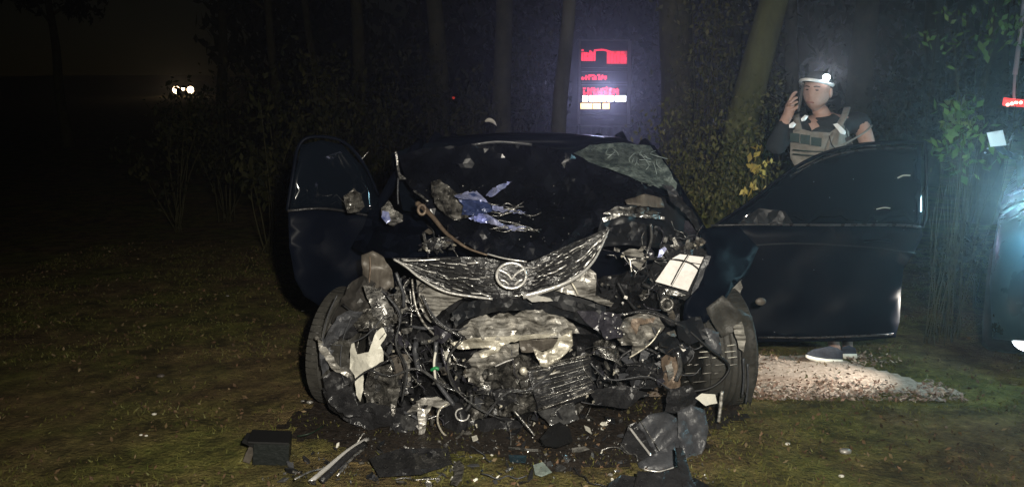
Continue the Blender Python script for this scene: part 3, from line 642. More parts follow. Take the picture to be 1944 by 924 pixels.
# pale scuffs on the tyre grooves (worn rubber, real strips of torn tread)
rg = random.Random(12)
for k, (v, sp) in enumerate([(655, ((1330, 1357), (1380, 1396))), (667, ((1328, 1360), (1376, 1397))), (678, ((1326, 1345), (1352, 1372), (1382, 1399))), (692, ((1305, 1313), (1318, 1326), (1340, 1348), (1357, 1376), (1384, 1399))), (708, ((1300, 1326), (1334, 1350), (1356, 1364))), (724, ((1298, 1308), (1316, 1342)))]):
    for a, b in sp:
        wire('tread_scuff', [(a, v+1, 3.700), ((a+b)/2, v, 3.698), (b, v-1, 3.700)], .0034, whitep if k < 3 else alu, wr, 5, 2, .4)
sheet('arch_panel', [(1340, 585, 3.68), (1372, 560, 3.68), (1400, 585, 3.68), (1428, 600, 3.70), (1436, 660, 3.72), (1434, 730, 3.74), (1424, 772, 3.76), (1412, 740, 3.72), (1408, 660, 3.68), (1396, 628, 3.67), (1370, 640, 3.67), (1352, 612, 3.67)], rubber, car, .016, 9, .004, 1, 140, None, True)
sheet('front_wing', [(1325, 435, 3.9), (1400, 428, 4.0), (1440, 470, 4.0), (1420, 520, 3.92), (1390, 548, 3.8), (1362, 590, 3.68), (1340, 612, 3.67), (1296, 606, 3.68), (1300, 575, 3.7), (1328, 540, 3.74), (1346, 490, 3.82)], navy, car, .006, 14, .004, 1, 144, None, True)
sheet('arch_panel', [(1392, 620, 3.65), (1408, 610, 3.65), (1416, 640, 3.65), (1412, 668, 3.66), (1402, 660, 3.66)], alu, car, .01, 7, .003, 1.4, 141)
wire('sidewall_highlight', [(1411, 680, 3.66), (1412, 720, 3.68), (1409, 752, 3.70)], .005, greyp, car)  # sidewall highlights put in as grey strips
wire('sidewall_highlight', [(1419, 690, 3.68), (1420, 730, 3.70), (1416, 766, 3.72)], .005, greyp, car)
fromgeo('arch_stud', [g_ball(P(1444, 572, 3.96), .02, 1.4, .6, 1)], brownp, car, True)
sheet('number_plate_holder', [(1320, 755, 3.60), (1332, 746, 3.6), (1358, 748, 3.6), (1362, 765, 3.6), (1340, 770, 3.58)], whitep, car, .008, 8, .004, 1, 142)
wire('bent_strut', [(1371, 742, 3.58), (1368, 770, 3.57), (1364, 800, 3.56)], .008, alu, car)
wire('tyre_gash', [(634, 622, 3.70), (640, 640, 3.68), (636, 665, 3.68), (630, 680, 3.69)], .005, greyp, wl)
wire('tyre_gash', [(662, 622, 3.69), (656, 640, 3.68), (648, 660, 3.68)], .004, greyp, wl)
sheet('wheel_arch_liner', [(645, 600, 3.72), (672, 592, 3.7), (668, 603, 3.69), (640, 608, 3.71)], alu, car, .008, 7, .003, 1, 143)

# -- the small tangle: wires, hoses, shards, brackets, bolts
def in_poly(p, poly):
    c = False; j = len(poly)-1
    for i in range(len(poly)):
        a, b = poly[i], poly[j]
        if (a[1] > p[1]) != (b[1] > p[1]) and p[0] < (b[0]-a[0])*(p[1]-a[1])/(b[1]-a[1])+a[0]: c = not c
        j = i
    return c
zone = [(700, 640), (760, 560), (800, 620), (870, 600), (880, 690), (1000, 720), (1020, 700), (1100, 650), (1160, 640), (1190, 700), (1250, 640), (1300, 600), (1310, 660), (1250, 735), (1150, 735), (1130, 770), (1060, 790), (1010, 815), (900, 820), (780, 820), (700, 790)]
def pick(rg, z):
    while True:
        p = (rg.uniform(min(a for a, b in z), max(a for a, b in z)), rg.uniform(min(b for a, b in z), max(b for a, b in z)))
        if in_poly(p, z): return p
def tangle(z, nw, nh, ns, nb, nbolt, seed, Y0=3.58, Y1=3.74):
    rg = random.Random(seed)
    for k in range(nw):
        u, v = pick(rg, z); Yd = rg.uniform(Y0, Y1); a = rg.uniform(0, 6.28); pts = [(u, v, Yd)]
        for q in range(rg.randint(2, 4)):
            a += rg.uniform(-.9, .9); L = rg.uniform(7, 20); u += L*math.cos(a); v += L*math.sin(a); pts.append((u, v, Yd+rg.uniform(-.02, .02)))
        wire('wire', pts, rg.uniform(.0015, .0035), rg.choice([blackp, steel, steel, blackm, purple, greyp]), car, 5, 4)
    for k in range(nh):
        u, v = pick(rg, z); Yd = rg.uniform(Y0+.02, Y1); a = rg.uniform(0, 6.28); pts = [(u, v, Yd)]
        for q in range(3):
            a += rg.uniform(-.5, .5); L = rg.uniform(14, 26); u += L*math.cos(a); v += L*math.sin(a); pts.append((u, v, Yd+rg.uniform(-.03, .03)))
        wire('hose', pts, rg.uniform(.006, .014), rg.choice([blackp, blackm, gloss, greyp]), car, 7, 4)
    for k in range(ns):
        u, v = pick(rg, z); Yd = rg.uniform(Y0, Y1); n = rg.randint(4, 7); s = rg.uniform(3, 17)*rg.choice([.5, .7, 1]); el = rg.uniform(.3, 1); ro = rg.uniform(0, 3.14)
        ol = []
        for q in range(n):
            a = 2*PI*q/n+rg.uniform(-.3, .3); x, y = s*math.cos(a)*rg.uniform(.6, 1.2), s*el*math.sin(a)*rg.uniform(.6, 1.2)
            ol.append((u+x*math.cos(ro)-y*math.sin(ro), v+x*math.sin(ro)+y*math.cos(ro), Yd+rg.uniform(-.03, .03)))
        m = rg.choice([blackp, blackp, gloss, navyd, aluD, aluD, steel, brownp, purple, greyp] + ([alu] if s < 12 else []))
        sheet('metal_shard' if m in (steel, alu, aluD) else 'plastic_shard', ol, m, car, .015, 7, rg.uniform(.002, .012), 1, rg.randint(0, 9999))
    for k in range(nb):
        u, v = pick(rg, z); c = P(u, v, rg.uniform(Y0, Y1)); e = Euler((rg.uniform(0, 6), rg.uniform(0, 6), rg.uniform(0, 6))); L = rg.uniform(.02, .06); M3 = e.to_matrix()
        fromgeo('bracket', [g_box(c, (L, .016, .004), e), g_box(c+M3 @ Vector((L/2, 0, L*.25)), (.004, .016, L*.5), e)], rg.choice([steel, aluD, blackp, alu]), car)
    for k in range(nbolt):
        u, v = pick(rg, z); c = P(u, v, rg.uniform(Y0-.01, Y1-.06)); d = Vector((rg.uniform(-1, 1), -1, rg.uniform(-1, 1)))
        fromgeo('bolt', [g_lathe([(0, 0), (.006, 0), (.006, .005), (.003, .005), (.003, .018), (0, .018)], axisM(c, d), 6)], rg.choice([chrome, steel, aluB]), car)
tangle(zone, 110, 20, 150, 50, 60, 3)
tangle([(1160, 470), (1240, 470), (1250, 540), (1290, 600), (1180, 590), (1110, 560), (1130, 500)], 14, 4, 20, 8, 8, 4, 3.68, 3.84)
tangle([(690, 560), (770, 520), (800, 620), (780, 700), (740, 640), (700, 620)], 14, 3, 18, 8, 6, 5, 3.64, 3.74)
tangle([(790, 440), (850, 440), (880, 475), (800, 482)], 8, 0, 12, 6, 6, 6, 3.76, 3.84)
tangle([(1240, 450), (1340, 455), (1330, 475), (1250, 470)], 6, 0, 14, 6, 5, 8, 3.78, 3.84)
sheet('inner_wing', [(1085, 535, 3.72), (1120, 510, 3.74), (1132, 520, 3.74), (1130, 560, 3.72), (1165, 575, 3.72), (1160, 582, 3.7), (1100, 562, 3.70), (1050, 552, 3.70)], alu, car, .012, 7, .004, 1.2, 150)
wire('strut_rod', [(1085, 535, 3.68), (1092, 548, 3.67), (1098, 560, 3.67)], .006, aluB, car)

# radiator with fins, fan, looms, plates over the wheels
def q3(a, b, c_, d, s_, t): 
    p = Vector(a).lerp(Vector(b), s_).lerp(Vector(d).lerp(Vector(c_), s_), t); return p
ra = [(1000, 700, 3.62), (1118, 672, 3.6), (1128, 742, 3.6), (1022, 778, 3.62)]
rad = sheet('radiator', ra, blackp, car, .008, 14, .03, 1, 300)
for k in range(13):
    t = (k+.5)/13; a, b = q3(*ra, .02, t), q3(*ra, .98, t); m = a.lerp(b, .5)+Vector((rg.uniform(-4, 4), rg.uniform(-3, 3), 0))
    wire('radiator_fin', [(a.x, a.y, a.z-.02), (m.x, m.y, m.z-.024), (b.x, b.y, b.z-.02)], .0022, [aluD, steel, blackp][k % 3], rad, 4, 4)
for k in range(2):
    wire('radiator_edge', [(ra[k*2][0], ra[k*2][1], 3.59), (ra[k*2+1][0], ra[k*2+1][1], 3.58)], .006, aluD, rad)
fc = P(1215, 705, 3.68)
fan = fromgeo('cooling_fan', [g_lathe([(0, 0), (.03, 0), (.034, .012), (.02, .02), (0, .02)], axisM(fc, (.1, -1, .1)), 16)], blackp, car, True)
for k in range(6):
    a = 2*PI*k/6+.3; d = Vector((math.cos(a), 0, math.sin(a))); n_ = Vector((-math.sin(a), .35, math.cos(a)))
    vs = [fc+d*.03-n_*.008, fc+d*.10-n_*.022, fc+d*.11+n_*.02, fc+d*.03+n_*.014]
    mesh('fan_blade', vs+[v+Vector((0, .004, 0)) for v in vs], [(0, 1, 2, 3), (7, 6, 5, 4), (0, 4, 5, 1), (1, 5, 6, 2), (2, 6, 7, 3), (3, 7, 4, 0)], greyp, fan)
fromgeo('fan_shroud', [g_tube([fc+Vector((math.cos(a)*.118, -.01, math.sin(a)*.118)) for a in [k*PI/8 for k in range(14)]], .007, 2, 6)], blackp, fan, True)
for k, pts in enumerate([[(735, 560), (760, 600), (752, 650), (770, 700), (765, 760)], [(700, 700), (740, 715), (790, 700), (840, 730), (880, 745)], [(1050, 700), (1010, 740), (960, 745), (920, 790)], [(1100, 575), (1150, 600), (1230, 590), (1300, 620)], [(880, 640), (850, 680), (860, 730), (900, 770), (960, 800)], [(1120, 690), (1160, 720), (1230, 715), (1270, 740)], [(800, 560), (830, 610), (880, 640)]]):
    for q in range(4):
        wire('wiring_loom', [(u+rg.uniform(-3, 3), v+rg.uniform(-3, 3), 3.57+rg.uniform(-.01, .015)) for u, v in pts], rg.uniform(.0022, .0038), [blackm, blackp, gloss, greyp, gloss][(q+k) % 5], car, 5, 5)
for k, (ol, m, sm) in enumerate([
    ([(618, 640), (640, 610), (662, 600), (672, 615), (650, 640), (632, 668), (618, 690)], greyp, True), ([(700, 610), (742, 600), (748, 640), (728, 660), (700, 650)], blackp, False),
    ([(640, 690), (664, 680), (672, 720), (664, 770), (645, 750)], rubber, True), ([(1285, 610), (1330, 600), (1345, 640), (1310, 655), (1288, 640)], navyd, False),
    ([(1268, 740), (1310, 730), (1330, 755), (1300, 790), (1262, 780)], blackp, False), ([(1335, 620), (1365, 630), (1372, 672), (1352, 668), (1338, 650)], greyp, True),
    ([(1120, 740), (1180, 730), (1230, 745), (1190, 775), (1130, 768)], blackp, False), ([(745, 780), (800, 800), (790, 832), (740, 822)], gloss, False)]):
    sheet('bent_plate', [(a, b, 3.60+.01*(k % 3)) for a, b in ol], m, car, .016, 8, .004, 1.4, 310+k, None, sm)
for k, (ol, m, sm) in enumerate([
    ([(604, 660), (622, 630), (640, 600), (664, 588), (690, 592), (676, 612), (650, 622), (636, 655), (624, 700), (612, 712)], greyp, False),
    ([(612, 715), (640, 700), (662, 712), (676, 752), (690, 790), (655, 790), (625, 765)], blackp, True),
    ([(628, 655), (650, 640), (668, 650), (660, 690), (640, 702), (626, 690)], rubber, False),
    ([(600, 640), (612, 648), (640, 690), (668, 712), (660, 716), (630, 700), (606, 664)], alu, False),
    ([(662, 600), (700, 585), (735, 592), (748, 612), (720, 622), (680, 628)], aluD, False),
    ([(655, 775), (700, 762), (740, 772), (748, 806), (700, 815), (665, 803)], blackp, False),
    ([(690, 540), (722, 548), (748, 590), (738, 620), (708, 600)], steel, False)]):
    sheet('torn_wing_plate', [(a, b, 3.57+.008*(k % 3)) for a, b in ol], m, car, .024, 7, .004, 2, 350+k, None, sm)
for pts in ([(640, 560), (622, 600), (612, 650), (610, 700)], [(668, 600), (652, 640), (646, 690), (655, 730)], [(605, 642), (640, 655), (690, 640), (730, 600)]):
    wire('torn_edge_strip', [(a, b, 3.56) for a, b in pts], .004, greyp, car, 6, 5, .5)
# crumpled grey edge along the right pillar and bonnet hinge
for k, (ol, m) in enumerate([([(1268, 366), (1290, 372), (1318, 405), (1335, 440), (1325, 440), (1300, 405), (1272, 382)], navyd), ([(1150, 430), (1200, 420), (1250, 430), (1300, 440), (1320, 460), (1250, 462), (1180, 455)], navyd),
    ([(1255, 350), (1276, 352), (1290, 372), (1275, 372)], greyp), ([(1180, 396), (1215, 390), (1255, 404), (1240, 408), (1190, 404)], aluD)]):
    sheet('crumpled_edge', [(a, b, 3.93 if k != 2 else 4.3) for a, b in ol], m, car, .03, 7, .003, 1.5, 330+k)
# dark blue bonnet sheen put in as a coloured sheet; then small flecks
sheet('bonnet_dark_sheen', [(868, 374, 3.88), (900, 366, 3.88), (928, 384, 3.86), (935, 402, 3.84), (905, 410, 3.83), (876, 408, 3.84), (880, 390, 3.86)], M_('deep_blue_sheen', (.012, .022, .06), .25, .2, .6, 24, .8, 40, (.05, .07, .18)), car, .018, 7, .003, 1.4, 340)
for k in range(60):
    u, v = rg.uniform(790, 1080), rg.uniform(350, 470); Yd = 4.04-(v-350)*.0030
    fromgeo('glass_fleck', [g_ball(P(u, v, Yd-.04), rg.uniform(.0015, .0035), n=5, m=4)], [greyp, steel, alu, blackp][k % 4], car)

# ------------------------------------------------------------------ debris on the ground
def on_ground(name, ol, z, mat, cr, res, thick, seed, label, cat, group=None, smooth=False):
    """ol: ground outline pixels with height z -> plate lying on the ground"""
    pts = []
    for p in ol:
        g = G(p[0], p[1]); h = p[2] if len(p) > 2 else z
        f = (CH-h)/CH; q = Vector((0, 0, CH))+(g-Vector((0, 0, CH)))*f
        pts.append((p[0], p[1], q.y))
    return tag(sheet(name, pts, mat, None, cr, res, thick, .6, seed, None, smooth), label, cat, group)
bx = thing('plastic_box', tuple(G(512, 880)), 'black plastic box lying on mossy ground left of the wreck', 'box')
c = G(512, 884); e = Euler((.05, .1, .16))
def ch(o, p): o.parent = p; o.matrix_parent_inverse = p.matrix_basis.inverted(); return o
fromgeo('box_shell', [g_box(c+Vector((0, .05, .055)), (.145, .1, .10), e)], M_('dull_black_plastic', (.003, .005, .005), .5, 0, .5, 20, .3, 50, (.006, .009, .009)), bx)
fromgeo('box_lid', [g_box(c+Vector((-.005, .04, .112)), (.165, .12, .008), e), g_box(c+Vector((-.095, .05, .095)), (.05, .05, .02), Euler((.2, .5, .1)))], blackm, bx)
fromgeo('box_flange', [g_box(c+Vector((-.09, .02, .04)), (.03, .04, .05), Euler((.3, .4, .1)))], brownp, bx)
fromgeo('plastic_strip', [g_tube([G(565, 832)+Vector((0, 0, .01)), G(590, 830)+Vector((0, 0, .02)), G(615, 815)+Vector((0, 0, .02))], .009, 4, 6, flat=.4)], M_('dark_green_plastic', (.008, .018, .010), .5), None, True)
tag(bpy.data.objects['plastic_strip'], 'thin dark curved plastic strip lying just above the black box', 'debris')
ts = thing('chrome_trim', tuple(G(640, 900)), 'shiny bent trim strip on the ground below the left wheel', 'trim')
for k, (a, b, m, r_) in enumerate([((700, 852), (588, 924), chrome, .010), ((695, 862), (610, 922), blackp, .016), ((692, 872), (640, 912), steel, .006), ((560, 932), (640, 893), steel, .004)]):
    p0, p1 = G(*a)+Vector((0, 0, .05)), G(*b)+Vector((0, 0, .02))
    fromgeo('trim_rail', [g_tube([p0, p0.lerp(p1, .4)+Vector((0, 0, .012)), p1], r_, 5, 6, flat=.5)], m, ts, True)
sp = sheet('bright_flange', [(668, 862, 3.42), (690, 852, 3.42), (688, 866, 3.40), (664, 876, 3.38), (652, 878, 3.37)], chrome, ts, .004, 7, .004, .5, 160)
bp_ = thing('bumper_piece', tuple(G(1265, 890)), 'large torn grey bumper corner standing in front of the right wheel', 'bumper')
sheet('bumper_skin', [(1208, 806, 3.42), (1232, 786, 3.44), (1262, 780, 3.44), (1285, 792, 3.42), (1292, 830, 3.36), (1286, 862, 3.30), (1250, 868, 3.28), (1232, 842, 3.32), (1222, 820, 3.38)], greyp, bp_, .016, 9, .004, 1, 161, None, True)
sheet('bumper_skin', [(1286, 780, 3.42), (1312, 768, 3.46), (1338, 778, 3.46), (1345, 815, 3.42), (1338, 850, 3.36), (1322, 880, 3.28), (1300, 876, 3.28), (1288, 840, 3.34)], greyp, bp_, .018, 9, .004, 1, 162, None, True)
sheet('bumper_fold', [(1210, 878, 3.20), (1250, 856, 3.24), (1280, 838, 3.28), (1288, 884, 3.18), (1252, 893, 3.14), (1214, 892, 3.16)], greyp, bp_, .004, 12, .004, .6, 163, None, True)
wire('fold_edge', [(1220, 890, 3.14), (1252, 894, 3.125), (1286, 884, 3.16)], .003, chrome, bp_)
def gd(u, v, h): return (u, v, G(u, v).y*(CH-h)/CH)
sheet('bumper_fold', [gd(1210, 893, .10), gd(1252, 896, .12), gd(1288, 886, .12), gd(1300, 905, .11), gd(1322, 945, .07), gd(1200, 945, .07)], blackp, bp_, .008, 10, .004, 1, 164, None, True)
sheet('bumper_side', [gd(1282, 848, .14), gd(1296, 850, .14), gd(1312, 900, .10), gd(1332, 945, .06), gd(1300, 945, .08), gd(1288, 890, .12)], blackp, bp_, .006, 9, .004, .6, 178, None, True)
sheet('bumper_vent', [(1176, 850, 3.36), (1194, 806, 3.44), (1208, 800, 3.44), (1250, 866, 3.28), (1212, 884, 3.24)], blackp, bp_, .008, 9, .004, .6, 165)
wire('vent_rib', [(1196, 812, 3.41), (1214, 836, 3.36), (1236, 864, 3.27)], .0055, chrome, bp_)
wire('vent_rib', [(1216, 798, 3.40), (1236, 830, 3.34), (1252, 854, 3.26)], .0025, steel, bp_)
wire('vent_rib', [(1178, 842, 3.37), (1190, 856, 3.33), (1200, 866, 3.30)], .003, steel, bp_)
on_ground('floor_liner', [(1158, 915), (1180, 900), (1215, 905), (1215, 945), (1140, 945)], .07, blackp, .01, 10, .01, 166, 'dark rounded plastic liner at the foot of the torn bumper', 'liner')
on_ground('mat_piece', [(1318, 905), (1345, 920), (1360, 945), (1318, 945)], .03, blackm, .01, 10, .01, 167, 'black plastic scrap right of the torn bumper piece', 'debris')
on_ground('speaker_cover', [(1025, 832), (1045, 808), (1062, 800), (1082, 812), (1088, 838), (1060, 848), (1035, 846)], .08, blackm, .02, 9, .02, 168, 'round dark plastic cover under the hanging engine', 'cover')
on_ground('pale_plate', [(1012, 882), (1030, 876), (1048, 896), (1028, 904), (1016, 900)], .02, M_('pale_green_plastic', (.2, .26, .24), .5, 0, .5, 20, .3, 50, (.34, .38, .34)), .008, 7, .004, 169, 'small pale green plastic plate among the debris', 'debris')
on_ground('metal_rail', [(965, 847), (1022, 852), (1022, 857), (965, 852)], .02, steel, .003, 8, .008, 170, 'straight thin metal rail lying below the engine', 'debris')
on_ground('folded_bracket', [(1085, 850), (1110, 846), (1120, 852), (1100, 858), (1086, 858)], .02, alu, .01, 6, .006, 171, 'folded pale bracket on the ground right of centre', 'debris')
on_ground('plastic_plug', [(895, 828), (905, 825), (908, 834), (898, 838)], .04, whitep, .003, 6, .02, 172, 'small white plastic plug lying under the brake drum', 'debris')
on_ground('curled_foil', [(860, 880), (872, 872), (882, 884), (878, 905), (868, 922), (855, 918), (862, 900)], .04, aluD, .02, 6, .003, 173, 'curled strip of scuffed grey foil left of the small white plug', 'debris')
on_ground('dark_tray', [(700, 870), (760, 850), (850, 850), (860, 880), (800, 900), (720, 905)], .03, blackp, .02, 11, .012, 174, 'broken black undertray lying flat beneath the left wheel', 'undertray')
on_ground('white_scrap', [(1108, 806), (1120, 812), (1124, 824), (1112, 816)], .02, whitep, .004, 5, .006, 175, 'bright white splinter right of the round dark cover', 'debris')
on_ground('blue_scrap', [(965, 862), (1000, 864), (998, 878), (968, 876)], .01, M_('blue_black_plastic', (.012, .03, .045), .4, 0, .5, 20, .3, 50, (.02, .045, .06)), .006, 8, .01, 176, 'flat blue black plastic piece below the metal rail', 'debris')
wire_ = fromgeo('bent_rod', [g_tube([P(975, 778, 3.5), P(990, 795, 3.48), P(1015, 826, 3.44)], .005, 4, 6)], steel, None, True)
tag(wire_, 'thin bent rod leaning out of the engine to the ground', 'rod')
wire_ = fromgeo('spring_clip', [g_tube([P(965, 800, 3.5), P(970, 830, 3.45), P(968, 860, 3.4)], .002, 4, 6)], steel, None, True)
tag(wire_, 'fine wire hanging beside the bent rod', 'wire')
# loose fragments one could pick up
rg = random.Random(77)
dz = [(560, 870), (700, 830), (1000, 815), (1180, 770), (1200, 840), (1220, 924), (520, 924)]
def zone_name(u, v):
    if u < 590: return 'near the black plastic box'
    if u < 740: return 'beside the bright bent trim strip'
    if v < 830: return 'just under the hanging engine'
    if u < 900: return 'on the oily soil below the left wheel'
    if u < 1090: return 'on the oily soil in front of the emblem'
    return 'on the soil left of the torn bumper corner'
for k in range(185):
    u, v = pick(rg, dz); g = G(u, v); big = k < 40; s = rg.uniform(.018, .034) if big else rg.uniform(.005, .018); n = rg.randint(4, 6); th = rg.uniform(.002, .010)
    e = Euler((rg.uniform(-.8, .8), rg.uniform(-.8, .8), rg.uniform(0, 6))).to_matrix(); cz = Vector((g.x, g.y, hgt(g.x, g.y)+s*.45))
    el = rg.uniform(.25, .9)
    t_ = [Vector((math.cos(2*PI*q/n+rg.uniform(-.3, .3))*s*rg.uniform(.6, 1.4), math.sin(2*PI*q/n)*s*el*rg.uniform(.6, 1.2), rg.uniform(-.12, .12)*s)) for q in range(n)]
    vs = [cz+e @ p for p in t_]+[cz+e @ (p+Vector((0, 0, th))) for p in t_]
    fs = [tuple(range(n))[::-1], tuple(range(n, 2*n))]+[(q, (q+1) % n, (q+1) % n+n, q+n) for q in range(n)]
    m, nm = rg.choice([(blackp, 'black plastic'), (blackp, 'black plastic'), (gloss, 'black plastic'), (gloss, 'black plastic'), (navyd, 'black plastic'), (aluD, 'grey metal'), (aluD, 'grey metal'), (greyp, 'black plastic')] + ([] if big else [(whitep, 'white plastic'), (steel, 'grey metal'), (alu, 'grey metal')]))
    o = mesh('debris_fragment', vs, fs, m)
    lb = '%s %s splinter %s' % ('large' if big else 'small', nm, zone_name(u, v))
    tag(o, lb, 'debris', nm+' splinters '+zone_name(u, v))
for k, (u, v, lb) in enumerate([(760, 880, 'curly wire on the oily soil, nearest the bright trim strip'), (840, 905, 'curly wire at the bottom edge below the left wheel'), (930, 890, 'curly wire in front of the emblem, left of the pale plate'), (1090, 900, 'curly wire right of the pale green plate'), (1140, 860, 'curly wire left of the torn bumper corner'), (1000, 915, 'curly wire at the bottom edge below the pale plate')]):
    g = G(u, v); a = rg.uniform(0, 6); pts = []
    for q in range(6):
        pts.append(Vector((g.x, g.y, hgt(g.x, g.y)+.012+.02*rg.random()))); a += rg.uniform(-1, 1); g = g+Vector((math.cos(a)*.04, math.sin(a)*.05, 0))
    tag(fromgeo('loose_wire', [g_tube(pts, .0028, 4, 5)], [blackp, steel, greyp][k % 3], None, True), lb, 'wire', 'curly wires among the debris')
gs = []
for k in range(1500):
    u, v = pick(rg, [(480, 924), (640, 790), (1000, 800), (1330, 760), (1400, 924)]); g = G(u, v)
    s = rg.uniform(.002, .006); gs.append(g_leaf(Vector((g.x, g.y, hgt(g.x, g.y)+.012)), s, rg, 1.2))
o = fromgeo('glass_crumbs', gs, M_('crumb_glass', (.3, .32, .3), .15, .3, island=[(.02, .02, .02), (.03, .03, .03), (.12, .12, .12), (.5, .5, .48)]))
tag(o, 'crumbs of glass and plastic sprinkled in front of the wreck', 'glass crumbs', kind='stuff')
# bright pebbles / scraps on left verge
for k, (u, v, s) in enumerate([(293, 790, .010), (268, 830, .007), (278, 832, .007), (305, 715, .018), (575, 592, .012), (597, 594, .014), (588, 768, .016), (575, 765, .010), (1605, 857, .022), (1597, 905, .010), (1495, 842, .010), (432, 563, .012), (545, 470, .008)]):
    g = G(u, v); m = [whitep, whitep, whitep, leafp, whitep, rust, alu, alu, alu, whitep, whitep, alu, whitep][k]
    geo = g_ball((g.x, g.y, hgt(g.x, g.y)+s*.4), s, 1.3, 1, .6, 7, 5)
    o = fromgeo('pebble', [geo], m if m is not leafp else brownp, None, True)
    if u < 1000: tag(o, 'small pale pebble on the mossy ground left of the wreck', 'pebble', 'pale pebbles left of the wreck')
    else: tag(o, 'small pale stone on the brown ground right of the wreck', 'pebble', 'pale stones right of the wreck')

# ------------------------------------------------------------------ PERSON behind the right door
per = thing('person', (P(1570, 400, 4.85).x, 4.85, 0), 'person in dark cap and tan vest phoning behind the open right door', 'person')
def skinned(name, nodes, edges, mat, parent, lv=2):
    keys = list(nodes); me = bpy.data.meshes.new(name)
    me.from_pydata([tuple(nodes[k][0]) for k in keys], [(keys.index(a), keys.index(b)) for a, b in edges], [])
    bm = bmesh.new(); bm.from_mesh(me); bm.verts.ensure_lookup_table(); sk = bm.verts.layers.skin.verify()
    for k, key in enumerate(keys):
        r_ = nodes[key][1]; r_ = r_ if isinstance(r_, tuple) else (r_, r_)
        bm.verts[k][sk].radius = r_; bm.verts[k][sk].use_root = (k == 0)
    bm.to_mesh(me); bm.free()
    o = link(name, me, mat, parent)
    md = o.modifiers.new('skin', 'SKIN'); md.use_smooth_shade = True; md.use_x_symmetry = False
    sb = o.modifiers.new('sub', 'SUBSURF'); sb.levels = sb.render_levels = lv
    return o
Yp = 4.85
N_ = {
 'pelvis': (P(1570, 415, Yp), (.14, .11)), 'waist': (P(1568, 355, Yp), (.12, .09)), 'chest': (P(1565, 290, Yp), (.13, .09)), 'upper': (P(1562, 248, Yp+.02), (.09, .06)),
 'neck': (P(1558, 217, Yp), .052), 'neck2': (P(1556, 200, Yp-.02), .05),
 'shR': (P(1503, 238, Yp-.02), .06), 'elR': (P(1466, 285, Yp-.18), .042), 'wrR': (P(1497, 212, Yp-.16), .028), 'paR': (P(1501, 198, Yp-.15), (.032, .016)),
 'shL': (P(1632, 228, Yp), .06), 'elL': (P(1652, 288, Yp-.10), .042), 'wrL': (P(1598, 300, Yp-.22), .03), 'paL': (P(1580, 302, Yp-.24), .028),
 'hipR': (P(1550, 440, Yp), .095), 'knR': (P(1548, 545, Yp-.06), .06), 'anR': (P(1582, 650, Yp+.0), .036), 'hlR': (P(1590, 672, Yp), .035), 'toR': (P(1545, 676, Yp-.06), .03),
 'hipL': (P(1595, 440, Yp), .095), 'knL': (P(1605, 545, Yp-.02), .06), 'anL': (P(1608, 646, Yp+.14), .036), 'hlL': (P(1610, 668, Yp+.14), .035), 'toL': (P(1606, 680, Yp+.02), .03)}
E_ = [('pelvis', 'waist'), ('waist', 'chest'), ('chest', 'upper'), ('upper', 'neck'), ('neck', 'neck2'), ('upper', 'shR'), ('shR', 'elR'), ('elR', 'wrR'), ('wrR', 'paR'),
      ('upper', 'shL'), ('shL', 'elL'), ('elL', 'wrL'), ('wrL', 'paL'), ('pelvis', 'hipR'), ('hipR', 'knR'), ('knR', 'anR'), ('anR', 'hlR'), ('hlR', 'toR'),
      ('pelvis', 'hipL'), ('hipL', 'knL'), ('knL', 'anL'), ('anL', 'hlL'), ('hlL', 'toL')]
fing = [((1499, 193), (1503, 183), (1510, 178), .009), ((1500, 190), (1506, 178), (1514, 174), .009), ((1501, 195), (1508, 187), (1515, 185), .009), ((1502, 200), (1509, 195), (1516, 193), .008)]
for k, (a, b, c_, r_) in enumerate(fing):
    N_['f%da' % k] = (P(*a, Yp-.155-.012*k), r_*1.1); N_['f%db' % k] = (P(*b, Yp-.17-.012*k), r_); N_['f%dc' % k] = (P(*c_, Yp-.19-.008*k), r_*.85)
    E_ += [('paR', 'f%da' % k), ('f%da' % k, 'f%db' % k), ('f%db' % k, 'f%dc' % k)]
N_['th1'] = (P(1510, 206, Yp-.17), .011); N_['th2'] = (P(1519, 199, Yp-.18), .009); E_ += [('wrR', 'th1'), ('th1', 'th2')]
body = skinned('body', N_, E_, skin, per)
# head with a face
hc = P(1551, 174, Yp-.04)
def head_geo():
    vs, fs = [], []; n, m = 28, 20
    for j in range(m+1):
        th = PI*j/m
        for k in range(n):
            a = 2*PI*k/n; x, y, z = math.sin(th)*math.cos(a), math.sin(th)*math.sin(a), math.cos(th)
            X_, Y2, Z_ = x*.075, y*.092, z*.112
            if z < 0: X_ *= 1-.28*z*z; Y2 *= 1-.12*z*z
            f = max(0, -y)                                             # front is -y
            if z < -.3 and y < 0: Y2 -= .012*f*min(1, (-z-.3)*2)         # chin
            d = math.exp(-((x/.16)**2+((z+.08)/.18)**2)); Y2 -= .024*d*f   # nose
            for s in (-1, 1):
                d = math.exp(-(((x-s*.38)/.2)**2+((z-.12)/.12)**2)); Y2 += .010*d*f   # sockets
            d = math.exp(-((x/.45)**2+((z-.28)/.08)**2)); Y2 -= .006*d*f     # brow
            d = math.exp(-((x/.26)**2+((z+.5)/.05)**2)); Y2 -= .006*d*f; d = math.exp(-((x/.26)**2+((z+.6)/.05)**2)); Y2 -= .005*d*f
            d = math.exp(-((x/.3)**2+((z+.55)/.02)**2)); Y2 += .005*d*f
            vs.append(Vector((X_, Y2, Z_)))
    for j in range(m):
        for k in range(n):
            a, b = j*n+k, j*n+(k+1) % n; fs.append((a, a+n, b+n, b))
    return vs, fs
HM = Matrix.Translation(hc) @ Euler((R(4), R(4), R(-40))).to_matrix().to_4x4()
def hm(g): return [HM @ v for v in g[0]], g[1]
